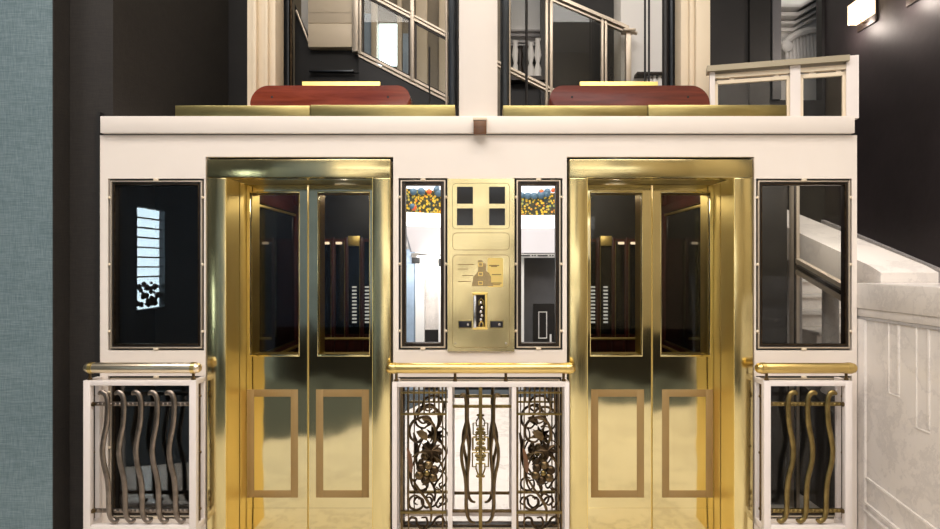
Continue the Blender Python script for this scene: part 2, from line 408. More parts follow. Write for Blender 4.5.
    # car front: brass return beside the opening
    MB().box(xo, xo + s * .075, .555, .62, .06, 2.56, .004).build('front_return', 'brass_dull', car)
    MB().box(xi, xi - s * .03, .555, .62, .06, 2.56, .004).build('front_return', 'brass_dull', car)
for s in (1, -1):
    lift(s)
    li = bpy.data.lights.new('cabin_fill', 'POINT'); li.energy = 9; li.color = (1, .9, .78); li.shadow_soft_size = .08  # added fill, no such lamp is seen; brightens the mahogany inside
    lo_ = bpy.data.objects.new('cabin_fill', li); C.objects.link(lo_); lo_.location = (s * -1.15, 1.15, 2.45)

# ------------------------------------------------------------------ panes and mirrors
def pane(name, label, cat, a, b_, t, u, mat, group, border=2.6, sub=None, backed=False, clips=True, yb=.035):
    x0, x1, z0, z1 = X(a), X(b_), Z(u), Z(t)
    r = thing(name, label, cat, ((x0 + x1) / 2, .05, z0), group)
    p = 1 / 150
    # thin pale outer bar standing in the dark gap
    MB().ring(x0 + 1.9 * p, x1 - 1.9 * p, z0 + 1.9 * p, z1 - 1.9 * p, 1.3 * p, -.002, .02, .001).build('outer_bar', 'cream_metal', r)
    MB().ring(x0 + .2 * p, x1 - .2 * p, z0 + .2 * p, z1 - .2 * p, 1.8 * p, .02, .06).build('shadow_gap', 'black', r)
    i = 3.4 * p
    MB().ring(x0 + i, x1 - i, z0 + i, z1 - i, border * p, .005, .06, .002).build('inner_frame', 'dark_frame', r)
    j = i + border * p
    MB().ring(x0 + j - .6 * p, x1 - j + .6 * p, z0 + j - .6 * p, z1 - j + .6 * p, .8 * p, .002, .02, .0005).build('bead', 'bronze_dark', r)
    MB().box(x0 + j - .002, x1 - j + .002, yb, yb + .008, z0 + j - .002, z1 - j + .002).build('glass_sheet' if not backed else 'mirror_sheet', mat, r)
    if backed: MB().box(x0 + .3 * p, x1 - .3 * p, .06, .075, z0 + .3 * p, z1 - .3 * p).build('backing', 'black', r)
    if clips:
        h = z1 - z0
        for f in (.11, .5, .89):
            for xq in (x0 + 1.2 * p, x1 - 1.2 * p): MB().ball((xq, .0, z1 - h * f), 1.5 * p, u=10, v=6).build('clip', 'cream', r)
        for zq in (z0 + 1.2 * p, z1 - 1.2 * p): MB().box((x0 + x1) / 2 - 2.5 * p, (x0 + x1) / 2 + 2.5 * p, -.006, .01, zq - 1.2 * p, zq + 1.2 * p, .003).build('clip', 'cream', r)
    return r
pane('glass_panel', 'tall dark glass panel by the dark wall, a bright window showing in it', 'glass panel', 108.2, 203.8, 178.7, 350.3, 'glass_dark', None)
pane('glass_panel', 'tall clear glass panel by the marble block, a staircase showing through it', 'glass panel', 756.2, 851.8, 178.7, 350.3, 'glass_clear', None)
pane('glass_panel', 'low dark glass panel behind the railing of five wavy rods', 'glass panel', 108.2, 203.8, 376.2, 518.8, 'glass_dark', None)
pane('glass_panel', 'low dark glass panel behind the railing of three wavy rods', 'glass panel', 756.2, 851.8, 376.2, 518.8, 'glass_clear', None)
pane('mirror', 'narrow tall mirror between the left elevator and the brass call plate', 'mirror', 398.7, 447.2, 178.2, 349.8, 'mirror', 'narrow mirrors', 3.0, backed=True)
pane('mirror', 'narrow tall mirror between the brass call plate and the right elevator', 'mirror', 514.7, 562.4, 178.2, 349.8, 'mirror', 'narrow mirrors', 3.0, backed=True)
pane('mirror', 'wide low mirror behind the floral bronze railing', 'mirror', 398.3, 561.7, 377.2, 530.8, 'mirror', None, 2.0, backed=True, clips=False)

# ------------------------------------------------------------------ brass call plate
r = thing('call_plate', 'tall brass plate with four small dark indicator windows between the narrow mirrors', 'call plate', (X(480), 0, Z(351)))
sheetx = [(X(a), X(b_), Z(d), Z(c)) for a, b_ in ((457, 473), (489, 505)) for c, d in ((187, 204), (208.5, 225.5))]
sheet(X(447.6), X(514.3), Z(351), Z(179), -.014, -.001, sheetx).build('plate', 'brass_plate', r, smooth=False)
for a, c, d, e in sheetx: MB().box(a, c, -.004, -.0015, d, e).build('indicator_window', 'indicator', r)
def rrect(a, b_, t, u, rad=4, n=5):
    pts = []
    for cx, cy, a0 in ((b_ - rad, t + rad, -90), (b_ - rad, u - rad, 0), (a + rad, u - rad, 90), (a + rad, t + rad, 180)):
        for k in range(n + 1):
            an = math.radians(a0 + 90 * k / n); pts.append((cx + rad * math.cos(an), cy + rad * math.sin(an)))
    return pts
for a, b_, t, u in ((452.5, 509.5, 183.5, 229), (452.8, 509.3, 233, 250), (452.8, 509.3, 255, 347)):
    MB().tube([(X(q), -.0145, Z(w)) for q, w in rrect(a, b_, t, u)], .0016, 5, closed=True).build('engraved_border', 'engrave', r)
MB().prism([(X(q), Z(w)) for q, w in rrect(487.5, 503, 258, 287, 1.5, 2)], -.0155, -.013).build('inset_plaque', 'brass_gold', r)
# engraved tower silhouette and faint engraved lines beside it
tower = [(478, 260), (482, 260), (483, 263), (486, 263.5), (486, 271), (489, 273), (491, 277), (491, 282), (493, 284), (493, 286), (472, 286), (472, 284), (473, 281), (473, 277), (476, 274), (478, 271)]
MB().prism([(X(q), Z(w)) for q, w in tower], -.0165, -.013).build('engraved_tower', 'etch', r)
b = MB()
for yy, a, b_ in ((265.5, 489, 499), (266.4, 491, 497), (274.5, 492, 501), (283, 492, 501.5), (284.6, 493, 500)):
    b.box(X(a), X(b_), -.0168, -.013, Z(yy + .45), Z(yy - .45))
for yy, a, b_ in ((264.5, 458, 474), (275.5, 462, 473), (269, 458, 468), (281.5, 458, 471)): b.box(X(a), X(b_), -.0152, -.013, Z(yy + .3), Z(yy - .3))
b.build('engraved_line_pattern', 'engrave', r)
b = MB()
for yy in (264.5, 274, 283): b.ring(X(478.2), X(482.8), Z(yy + 2), Z(yy - 2), .005, -.0185, -.0165)
b.build('engraved_arch_pattern', 'brass_gold', r)
# ornate push fixture
fx = MB()
fx.ring(X(473), X(487), Z(328), Z(293), .014, -.05, -.014, .003, wt=.01, wb=.01); fx.box(X(472.4), X(487.6), -.055, -.014, Z(294.2), Z(292.6), .002); fx.box(X(472.6), X(487.4), -.05, -.014, Z(328.8), Z(327.6), .002)
fx = fx.build('push_fixture', 'brass_gold', r)
MB().box(X(474.5), X(485.5), -.02, -.0142, Z(327.5), Z(294)).build('fixture_recess', 'dark_frame', fx)
MB().box(X(473.4), X(476.3), -.052, -.045, Z(327), Z(295), .001).build('fixture_side', 'steel', fx)
MB().tube([(X(481.2 + q), -.026, Z(w)) for q, w in ((-2.2, 305), (-2.4, 301), (0, 298.2), (2.4, 301), (2.2, 305))], .006, 6).build('ornament_arch', 'brass_dull', fx)
b = MB()
for k, yy in enumerate((302.5, 307.5, 311.5, 315.5, 319.5)): b.ball((X(481.2 + (.6 if k % 2 else -.4)), -.03, Z(yy)), .0115, 1, .7, .95, 12, 8)
b.build('bead_chain', 'steel', fx)
MB().tube([(X(481.2 + q), -.028, Z(w)) for q, w in ((-2.2, 326), (-1.5, 322), (0, 320.5), (1.5, 322), (2.2, 326))], .007, 6).build('ornament_foot', 'brass', fx)
for a in (459, 490.3):
    ks = MB().box(X(a), X(a + 12.4), -.022, -.013, Z(327.3), Z(321), .001).build('key_switch', 'key_black', r)
    MB().ring(X(a - .8), X(a + 13.2), Z(328.1), Z(320.2), .005, -.019, -.013, .001).build('switch_rim', 'brass_dull', ks)
    MB().lathe([(.009, 0), (.009, -.006), (.006, -.009), (.001, -.009)], (X(a + 9), -.022, Z(324.2)), 'y', 14).build('key_barrel', 'steel', ks)
for a in (455.6, 505.8): MB().lathe([(.006, 0), (.006, -.003), (.002, -.005), (.0005, -.005)], (X(a), -.014, Z(343.4)), 'y', 12).build('screw', 'steel', r)

# ------------------------------------------------------------------ railings
DR = 4.04; YR = DR - CAMD
RX = lambda px: wx(px, DR)
RZ = lambda py: wz(py, DR)
def rail_box(label, a, b_, top, group, dividers=(), wl=6, wr=6):
    x0, x1 = RX(a), RX(b_); zt, zb = RZ(top), (.085 if not dividers else .045)
    r = thing('railing', label, 'railing', ((x0 + x1) / 2, YR, FL), group)
    p = DR / F
    MB().ring(x0, x1, zb, zt, wl * p, YR, YR + .04, .003, wt=5.2 * p, wb=.04).build('front_frame', 'rail_white', r)
    for xq, d in ((x0, 1), (x1, -1)):
        b = MB(); b.box(xq, xq + d * .035, YR + .04, -.010, zt - .03, zt, .003); b.box(xq, xq + d * .035, YR + .04, -.010, zb, zb + .04, .003)
        b.box(xq, xq + d * .03, -.036, -.010, zb + .04, zt - .03, .003); b.build('side_frame', 'rail_white', r)
        b = MB()
        b.tube([(xq + d * .014, YR + .085, zb + .03), (xq + d * .014, YR + .085, zt - .02)], .006, 8)
        for f in (.12, .5, .88): b.ball((xq + d * .014, YR + .085, zb + (zt - zb) * f), .012, u=10, v=6)
        b.build('side_rod', 'bronze', r)
    for xq in (x0 + .012, x1 - .012):
        for dz in (0,): MB().box(xq - .02, xq + .02, YR + .0, YR + .04, FL, zb + .002, .002).build('foot', 'rail_white', r)
    for a in dividers: MB().box(RX(a - 2.3), RX(a + 2.3), YR, YR + .04, zb + .04, zt - 5.2 * p, .003).build('divider', 'rail_white', r)
    return r
def hook_rod(x, d, base=0.0):    # wavy rod with hooked ends; d = way its top hook points
    pts = [(x + d * 7.2, 395), (x + d * 5, 393.2), (x + d * 1.5, 393.8), (x - d * 1.0, 397.5), (x - d * 1.8, 403), (x - d * 1.8, 414), (x - d * .8, 426), (x + d * 2, 440), (x + d * 3.2, 452), (x + d * 2, 464), (x - d * 1.6, 479), (x - d * 3, 493), (x - d * 3.2, 506), (x - d * 3.8, 514), (x - d * 6, 520), (x - d * 10, 522.5), (x - d * 13, 520.5)]
    return pts
def crossbar(r, a, b_, py, rad=.011, twist=True, mat='bronze'):
    x0, x1, z = RX(a), RX(b_), RZ(py); b = MB(); y = YR + .035
    b.box(x0, x1, y - rad * .8, y + rad * .8, z - rad, z + rad, .003)
    if twist:
        for k in range(int((x1 - x0) / .028)):
            b.ball((x0 + .014 + k * .028, y - rad * .6, z), rad * .95, 1.0, .6, .9, 8, 5)
    return b.build('crossbar', mat, r)
def wavy_panel(r, xs, d, a, b_, mat):
    for x in xs:
        pts = [(RX(q), YR + .018, RZ(w)) for q, w in hook_rod(x, d)]
        k = MB().tube(spline(pts, 4), lambda t: .0170 * (.5 + .5 * min(1, t * 14, (1 - t) * 14)), 10, flat=.75).build('wavy_rod', mat, r)
    for py in (405, 512.5): crossbar(r, a, b_, py, rad=.0125, mat=mat)
    for py in (405, 512.5):
        for q in (a + 2.5, b_ - 2.5):
            MB().lathe([(.013, 0), (.016, -.008), (.010, -.02), (.002, -.022)], (RX(q), YR + .03, RZ(py)), 'y', 12).build('stud', 'bronze', r)

rl = rail_box('white framed railing of five wavy bronze rods before the dark glass', 83, 196, 380.5, None, wl=7)
wavy_panel(rl, (104, 120.5, 137.5, 154, 171), -1, 88.5, 191, 'pewter_bronze')
rr = rail_box('white framed railing of three wavy gilt rods beside the marble block', 764, 852.5, 381, None, wl=7)
wavy_panel(rr, (791.5, 811, 831), 1, 770, 847.5, 'bronze_green')

rc = rail_box('white framed railing of bronze flower scrolls between the two elevators', 392, 569.5, 382, None, dividers=(450, 514), wl=5)
# middle field
YM = YR + .02
for py in (407.5, 513): crossbar(rc, 452.3, 511.7, py, .010, True, 'bronze_green' if py < 450 else 'bronze')
MB().box(RX(478.7), RX(482.3), YR + .012, YR + .03, .087, RZ(384), .003).build('centre_bar', 'bronze_green', rc)
def mid_rod(x, d, sgn):
    return [(x - d * 7, 397.5), (x - d * 4, 395.2), (x - d * 1, 396.5), (x, 402), (x + d * .3, 416), (x, 432), (x + sgn * 4 * d - d * 0, 450 - 2), (x + sgn * 4.2 * d, 462), (x + sgn * 1.0 * d, 478), (x, 494), (x, 508), (x + d * 1.5, 517), (x + d * 4.5, 522.5), (x + d * 9, 524)]
for x, d in ((466, 1), (494, -1)):
    MB().tube(spline([(RX(q), YM, RZ(w)) for q, w in mid_rod(x, d, -1)], 4), lambda t: .011 * (.6 + .4 * min(1, t * 12, (1 - t) * 12)), 8).build('wavy_rod', 'bronze', rc)
    MB().tube(spline([(RX(q + d * .6), YM + .012, RZ(w)) for q, w in mid_rod(x, d, .55)[2:-2]], 4), .010, 8).build('wavy_rod', 'bronze', rc)
# gilt centre ornament
b = MB()
def seg(pts, rad=.0055): b.tube([(RX(q), YR + .008, RZ(w)) for q, w in pts], rad, 6)
for d in (-1, 1):
    seg([(480.5 + d * 1.5, 431), (480.5 + d * 4.5, 436), (480.5 + d * 4.5, 438), (480.5 + d * 8, 438), (480.5 + d * 8, 450.5), (480.5 + d * 1.5, 450.5)])
    seg([(480.5 + d * 1.5, 453), (480.5 + d * 8, 453), (480.5 + d * 8, 467), (480.5 + d * 4.5, 467), (480.5 + d * 4.5, 469), (480.5 + d * 2, 476)])
    seg([(480.5 + d * 4.3, 438), (480.5 + d * 4.3, 441), (480.5 + d * 1.5, 441)]); seg([(480.5 + d * 4.3, 467), (480.5 + d * 4.3, 464), (480.5 + d * 1.5, 464)])
    for yy, rr_ in ((429.5, .010), (476.5, .011), (448.5, .013), (456, .013), (444, .010), (460, .010)):
        b.ball((RX(480.5 + d * (2.6 if rr_ < .012 else 3.4)), YR + .006, RZ(yy)), rr_, 1.2, .6, .9, 10, 6)
b.ball((RX(480.5), YR + .002, RZ(452)), .018, .7, .6, 1.3)
b.build('scroll_ornament', 'bronze_green', rc)
# floral fields
def floral(dx, k):
    def px(q): return RX(q + dx)
    def path(pts, rad, mat='bronze_dark', y=YR + .02, taper=True, flat=1.0, name='scroll'):
        P_ = spline([(px(q), y, RZ(w)) for q, w in pts], 6)
        return MB().tube(P_, (lambda t: .68 * rad * (.35 + .65 * math.sin(PI * min(1, max(0, .12 + .76 * t))))) if taper else rad, 8, flat=flat).build(name, mat, rc)
    # grid of bars
    for q, th in ((401.5, 1.1), (408.3, .6), (442.5, .7), (446, .55)):
        MB().box(px(q - th), px(q + th), YR + .012, YR + .026, .087, RZ(386.5), .001).build('upright_bar', 'bronze', rc)
    for q in (413.5, 418.7, 424, 429.3, 434.5, 438.8):
        MB().box(px(q - .75), px(q + .75), YR + .012, YR + .026, RZ(415), RZ(386.5), .001).build('short_bar', 'bronze', rc)
    for w, th in ((393, .9), (414.5, 1.0), (513, 1.4)):
        MB().box(px(400.3), px(446.5), YR + .006, YR + .026, RZ(w + th), RZ(w - th), .002).build('flat_bar', 'bronze_green' if w < 420 or w > 500 else 'bronze', rc)
    path([(428, 422), (422.5, 424), (417.8, 419.5), (419, 412.5), (426, 408), (434, 408.5), (440, 414.5), (440.5, 423), (437, 430)], .0125)
    path([(425, 428), (431, 424), (428.5, 418), (421.5, 418), (413, 422), (409, 431), (411.5, 440), (419, 443), (424.5, 438)], .0135)
    path([(422, 419), (430, 421.5), (434.5, 429), (434.5, 439), (430.5, 449), (426, 458)], .0145, 'bronze')
    path([(413, 441), (417.5, 446), (418, 454), (414.5, 461), (411, 472), (412, 485)], .009)
    path([(412, 458), (419, 453.5), (430, 454), (438, 460), (443, 470)], .0115, 'bronze')
    path([(433, 441), (440, 443), (445.5, 452), (445, 466), (441, 477), (436, 484), (434.5, 489), (439, 491), (442, 486)], .009)
    path([(411, 455), (409.5, 466), (410, 480), (414, 490), (420, 494), (426, 491), (425.5, 486), (421.5, 486)], .009)
    path([(412, 480), (419, 491), (427, 502), (431, 512), (430.5, 523)], .014, 'bronze')
    path([(419, 498), (414, 496.5), (409, 501), (409.5, 508), (416, 511), (422.5, 507.5), (422.5, 500.5), (418, 500)], .012)
    path([(425, 499), (428.5, 495), (433, 498), (431, 504), (426, 503.5)], .010)
    path([(436, 488), (442.5, 494), (443, 502), (438, 508.5), (435.5, 504.5), (438.5, 502.5)], .010)
    path([(412, 527), (408, 524), (410.5, 519), (415.5, 520), (417, 526), (422, 530), (427, 526), (426, 519), (421, 519)], .013)
    path([(425, 530), (431, 527), (436, 519.5), (441.5, 518), (443.5, 523), (439, 527), (435.5, 524.5)], .013)
    # leaf blades
    def leaf(pts, mat, y=YR + .006, name='leaf', tip=.010):
        b = MB(); n = len(pts); c = Vector((sum(px(q) for q, w in pts) / n, y - tip, sum(RZ(w) for q, w in pts) / n))
        fr = [b.bm.verts.new((px(q), y, RZ(w))) for q, w in pts]; bk = [b.bm.verts.new((px(q), y + .006, RZ(w))) for q, w in pts]
        cf = b.bm.verts.new(c); cb = b.bm.verts.new(c + Vector((0, .012, 0)))
        for i in range(n):
            j = (i + 1) % n
            b.bm.faces.new((fr[i], fr[j], cf)); b.bm.faces.new((bk[j], bk[i], cb)); b.bm.faces.new((fr[i], bk[i], bk[j], fr[j]))
        return b.build(name, mat, rc)
    leaf([(416, 432), (421, 430), (426.5, 433), (428, 437), (426.5, 441), (422, 439), (419, 437)], 'bronze')
    leaf([(406.5, 448), (409, 450), (411.5, 457), (413, 466), (412, 474), (409.5, 472), (408, 463), (407, 455)], 'brown_wood')
    leaf([(426, 454), (420.5, 452), (424.5, 449.5), (421.5, 444), (426.5, 446.5), (427, 440), (430.5, 445), (434.5, 440.5), (434, 446.5), (440.5, 445), (437, 449.5), (443, 453), (437, 454), (440, 460), (433.5, 457), (431, 462), (429, 457)], 'bronze_dark', YR + .016, tip=.022)
    leaf([(419, 460), (423, 458), (424, 464), (420, 468), (416, 465)], 'bronze_dark', YR + .010)
    # flower: a ring of rounded petals round a ball
    fl = MB().ball((px(427), YR - .012, RZ(472.5)), .020, 1, .8, 1).build('blossom', 'bronze_green', rc)
    for q in range(6):
        an = 2 * PI * q / 6 + .35; b = MB()
        c, sn = math.cos(an), math.sin(an)
        b.ball((px(427) + c * .050, YR - .002, RZ(472.5) + sn * .048), .031, 1, .75, 1, 14, 9)
        for off in (-.4, 0, .4):      # raised ribs of the petal
            b.tube(spline([(px(427) + math.cos(an + off * .3) * .03, YR - .016, RZ(472.5) + math.sin(an + off * .3) * .03), (px(427) + math.cos(an + off * .55) * .052, YR - .0255 + abs(off) * .012, RZ(472.5) + math.sin(an + off * .55) * .050), (px(427) + math.cos(an + off * .35) * .078, YR - .008, RZ(472.5) + math.sin(an + off * .35) * .075)], 4), .0035, 5)
        b.build('petal', 'bronze' if q % 2 else 'bronze_dark', fl)
floral(0, 0); floral(116, 1)

def handrail(label, a, b_, py, posts, group, ends, top=380.5):
    z = RZ(py); y = YR + .02; rad = .034
    r = thing('handrail', label, 'handrail', ((RX(a) + RX(b_)) / 2, y, z - rad), group)
    x0, x1 = RX(a), RX(b_)
    prof = [(.002, 0), (rad * .55, .004), (rad * .9, .016), (rad, .034)]
    h = x1 - x0
    MB().lathe(prof + [(q, h - w) for q, w in prof[::-1]], (x0, y, z), 'x', 28).build('tube', 'satin_brass' if ends != 'pale' else 'brass_rail', r)
    for q in posts:
        zb = RZ(top) + .001
        MB().lathe([(.014, zb + .0005 - z), (.014, zb + .012 - z), (.009, zb + .016 - z), (.009, -rad * .8)], (RX(q), y, z), 'z', 14).build('post', 'bronze', r)
    for xq, d in ((x0, 1), (x1, -1)):
        MB().lathe([(rad - .002, .034 * d), (rad + .0025, .038 * d), (rad + .0025, .062 * d), (rad - .002, .066 * d)], (xq, y, z), 'x', 28).build('end_collar', 'satin_brass', r)
    return r
M['brass_rail'] = metal('pale_worn_brass', (.72, .60, .42), (.84, .72, .55), .3, 0)
handrail('pale worn brass handrail above the five wavy rods', 82, 200, 368.3, (88, 192), None, 'pale')
handrail('long polished brass handrail above the floral railing', 385.5, 576, 368.6, (396, 455, 506, 564), None, 'gold', 382)
handrail('polished brass handrail above the three wavy rods', 756.5, 858.5, 368.6, (768, 848), None, 'gold', 381)

# ------------------------------------------------------------------ on top of the ledge
YB = .02; DB = CAMD + YB
for s, label in ((1, 'long weathered brass sill under the round-ended board by the dark wall'), (-1, 'long weathered brass sill under the round-ended board by the stair guard')):
    a, b_ = (175, 455) if s > 0 else (503, 787)
    r = thing('brass_sill', label, 'brass sill', (wx((a + b_) / 2, DB), YB, LEDGE_T), 'brass sills on the ledge')
    cut = 310 if s > 0 else 648
    MB().box(wx(a, DB), wx(cut, DB) - .0015, YB, YB + .14, LEDGE_T, wz(105.4, DB), .004).build('bar_section', 'brass_dull', r)
    MB().box(wx(cut, DB) + .0015, wx(b_, DB), YB, YB + .14, LEDGE_T, wz(104.8, DB), .004).build('bar_section', 'brass_dull', r)
    Df = 4.45
    o0, o1 = sorted(s * wx(q, Df) for q in (250, 410))
    R1, zt = .135, wz(85.5, Df); pts = [(o0, LEDGE_T), (o1, LEDGE_T)]
    ra, rb = (R1, .09) if s > 0 else (.09, R1)
    for k in range(11):
        an = PI / 2 * k / 10; pts.append((o1 - rb + rb * math.cos(an), zt - rb + rb * math.sin(an)))
    for k in range(11):
        an = PI / 2 + PI / 2 * k / 10; pts.append((o0 + ra + ra * math.cos(an), zt - ra + ra * math.sin(an)))
    f = thing('fender_board', 'round-ended red mahogany board standing behind the brass sill, ' + ('orange-red and glossy' if s > 0 else 'dull maroon'), 'wooden board', ((o0 + o1) / 2, .25, LEDGE_T), 'mahogany fender boards')
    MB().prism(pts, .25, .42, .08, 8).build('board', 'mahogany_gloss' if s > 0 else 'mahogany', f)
    for q in (272, 388): MB().lathe([(.008, 0), (.008, -.004), (.002, -.005)], (s * wx(q, Df), .252, wz(97, Df)), 'y', 10).build('plug', 'black', f)
    p0, p1 = sorted(s * wx(q, 4.75) for q in (302, 380))
    tag(MB().box(p0, p1, .55, .58, LEDGE_T, wz(81.5, 4.75), .002).build('brass_strip', 'brass_gold', base=((p0 + p1) / 2, .55, LEDGE_T)), 'thin brass strip showing above the ' + ('glossy' if s > 0 else 'dull') + ' mahogany board', 'brass strip', 'brass strips')

# pillars between the shafts
TOP = 5.6
b = MB()
for a, c, y in ((247, 254, .5), (254, 258, .46), (258, 266, .5), (266, 269, .47), (269, 275.5, .5)): b.box(wx(a, 4.7), wx(c, 4.7), y, .7, LEDGE_T, TOP, .006)
struct(b.build('pillar_left', 'cream'))
struct(MB().box(wx(459, 4.25), wx(497.5, 4.25), .05, .5, LEDGE_T, TOP, .004).build('pillar_middle', 'white'))
b = MB()
for a, c, y in ((683, 691, .55), (691, 696, .53), (696, 710.5, .5)): b.box(wx(a, 4.7), wx(c, 4.7), y, .7, LEDGE_T, TOP, .006)
struct(b.build('pillar_right', 'cream'))

# shaft posts, cables
def post(name, label, cat, parts, D, z0=2.603, z1=TOP, group=None):
    px = sum(p[0] for p in parts) / len(parts)
    r = thing(name, label, cat, (wx(px, D), D - CAMD, z0), group)
    for a, w, mat, nm in parts:
        MB().box(wx(a - w / 2, D), wx(a + w / 2, D), D - CAMD, D - CAMD + .05, z0, z1, .006).build(nm, mat, r)
    return r
post('guide_rail', 'dark steel upright beside the cream fluted pillar', 'guide rail', [(279, 6, 'pipe', 'web'), (285.5, 7, 'dark_steel', 'rail'), (290.5, 2.4, 'bronze_dark', 'flange')], 5.0)
post('guide_rail', 'dark steel upright with a pale edge left of the white middle pillar', 'guide rail', [(446.5, 2.4, 'cream_metal', 'edge_strip'), (452.3, 8, 'dark_steel', 'rail'), (457.5, 2.2, 'pipe', 'web')], 5.0)
post('guide_rail', 'dark steel upright with a pale edge right of the white middle pillar', 'guide rail', [(505, 8, 'dark_steel', 'rail'), (509.8, 1.6, 'cream_metal', 'edge_strip')], 5.0)
r = thing('guide_rail', 'thick black tubes beside the cream right pillar', 'guide rail', (wx(669, 5), .8, 2.603))
for q, w, mat in ((665.5, 3.4, 'pipe'), (672, 3.6, 'dark_steel'), (677.5, 2.0, 'pipe')):
    MB().tube([(wx(q, 5), .8, 2.603), (wx(q, 5), .8, TOP)], w * 5 / F, 16).build('tube', mat, r)
MB().ball((wx(677, 5), .77, wz(38, 5)), .02).build('bracket', 'steel', r)
for q, w, label in ((645, 1.1, 'thin black hoist cable before the white pier, one nearer the glass guard'), (649, 1.1, 'thin black hoist cable before the white pier, one nearer the thick tubes'), (526.5, 1.4, 'black hoist cable hanging before the bright stair opening'), (429.5, .8, 'very thin dark hoist cable before the sloping glass guard')):
    z1 = TOP if q != 429.5 else wz(47, 5.2)
    tag(MB().tube([(wx(q, 5.2), 1.0, 2.603), (wx(q, 5.2), 1.0, z1)], w * 5.2 / F, 8).build('hoist_cable', 'pipe', base=(wx(q, 5.2), 1.0, 2.603)), label, 'cable', 'hoist cables')

struct(MB().box(-.60, .60, .78, 1.15, 2.5, 2.6).build('trim_9', 'dark_wall'))
# ------------------------------------------------------------------ stairs behind the shafts
DS = 6.5; YS = DS - CAMD
SX = lambda px: wx(px, DS)
SZ = lambda py: wz(py, DS)
t = thing('stair_landing', 'cream faced landing edge with dark soffit behind the left shaft', 'stair landing', (SX(332), YS, SZ(90)))
MB().box(SX(308), SX(352), YS, YS + .12, SZ(23), SZ(-40), .004).build('fascia', 'cream', t)
MB().box(SX(308), SX(352), YS, YS + .12, SZ(47), SZ(23.4), .004).build('fascia', 'cream', t)
MB().box(SX(352.3), SX(358.5), YS - .02, YS + .12, SZ(52), SZ(-40), .004).build('end_strip', 'cream_metal', t)
MB().box(SX(308), SX(352), YS, YS + .02, SZ(13), SZ(12.4), .001).build('joint_line', 'cream_metal', t)
MB().box(SX(308), SX(360), YS + .09, YS + .9, SZ(70), SZ(47.3)).build('soffit', 'black', t)
MB().box(SX(308), SX(353), YS + .02, YS + .06, SZ(71), SZ(69.4), .002).build('soffit_lip', 'dark_steel', t)
MB().box(SX(308), SX(362), YS + .09, YS + .9, SZ(110), SZ(71)).build('soffit_back', 'black', t)
MB().hexa([(SX(292), YS + .1, SZ(110)), (SX(308), YS + .1, SZ(110)), (SX(308), YS + .14, SZ(110)), (SX(292), YS + .14, SZ(110)), (SX(292), YS + .1, SZ(0)), (SX(308), YS + .1, SZ(38)), (SX(308), YS + .14, SZ(38)), (SX(292), YS + .14, SZ(0))]).build('side_cheek', 'black', t)
MB().tube([(SX(294.5), YS + .06, SZ(8)), (SX(307), YS + .06, SZ(40))], .012, 8).build('side_bar', 'cream_metal', t)
struct(MB().box(SX(293), SX(308), YS + .3, YS + .34, SZ(45), SZ(-30)).build('wall_shaft', 'plaster'))

def sloped(b, p, q, w, y0, y1):  # a bar from p to q in pixels, w pixels thick measured upright
    (a, c), (d, e) = p, q
    b.hexa([(SX(a), y0, SZ(c + w / 2)), (SX(d), y0, SZ(e + w / 2)), (SX(d), y1, SZ(e + w / 2)), (SX(a), y1, SZ(c + w / 2)), (SX(a), y0, SZ(c - w / 2)), (SX(d), y0, SZ(e - w / 2)), (SX(d), y1, SZ(e - w / 2)), (SX(a), y1, SZ(c - w / 2))])
    return b
def quad(pts, y0, y1):
    b = MB(); b.prism([(SX(q), SZ(w)) for q, w in pts], y0, y1); return b
g = thing('stair_guard', 'sloping glass guard with bronze bars behind the left shaft', 'stair guard', (SX(400), YS, SZ(105)), 'stair guards')
lo = lambda q: 52 + (q - 358.7) * .514; up = lambda q: (q - 376) * .526
sloped(MB(), (358.7, lo(358.7)), (470, lo(470)), 2.6, YS - .03, YS + .03).build('bottom_rail', 'cream_metal', g)
sloped(MB(), (358.7, lo(358.7) + 4), (470, lo(470) + 4), 2.0, YS - .02, YS + .03).build('bottom_rail', 'cream_metal', g)
sloped(MB(), (362, up(362)), (470, up(470)), 2.4, YS - .03, YS + .03).build('mid_rail', 'cream_metal', g)
sloped(MB(), (362, up(362) - 4), (470, up(470) - 4), 2.0, YS - .02, YS + .03).build('mid_rail', 'cream_metal', g)
for q, w, y in ((360.5, 3, lo(360.5)), (412.5, 4, lo(412.5)), (468, 4, lo(468))): MB().box(SX(q - w / 2), SX(q + w / 2), YS - .035, YS + .035, SZ(y + 2), SZ(-40), .004).build('upright', 'cream_metal', g)
quad([(358.7, lo(358.7) + 5), (470, lo(470) + 5), (470, 120), (358.7, 120)], YS + .0, YS + .06).build('stringer', 'dark_wall', g)
for a, b_ in ((362.5, 410), (415, 466)):
    quad([(a, lo(a) - 1), (b_, lo(b_) - 1), (b_, up(b_) + 1), (a, max(up(a), -40) + 1)], YS - .004, YS + .004).build('glass_pane', 'glass_guard', g)
    fr_ = MB()
    for (p, q) in (((a, lo(a) - 2.0), (b_, lo(b_) - 2.0)), ((a, up(a) + 2.6), (b_, up(b_) + 2.6))): sloped(fr_, p, q, 1.6, YS - .012, YS + .012)
    fr_.box(SX(a), SX(a + 1.6), YS - .012, YS + .012, SZ(lo(a) - 2), SZ(up(a) + 2)); fr_.box(SX(b_ - 1.6), SX(b_), YS - .012, YS + .012, SZ(lo(b_) - 2), SZ(up(b_) + 2))
    fr_.build('pane_frame', 'dark_frame', g)
g2 = thing('stair_guard', 'sloping glass guard ending at a capped post behind the right shaft', 'stair guard', (SX(590), YS, SZ(105)), 'stair guards')
tp = lambda q: (q - 560) * .43
sloped(MB(), (536, tp(536)), (628, tp(628)), 3.4, YS - .05, YS + .05).build('hand_rail', 'cream_metal', g2)
sloped(MB(), (545, tp(545) + 4), (628, tp(628) + 4), 2, YS - .02, YS + .03).build('top_bar', 'cream_metal', g2)
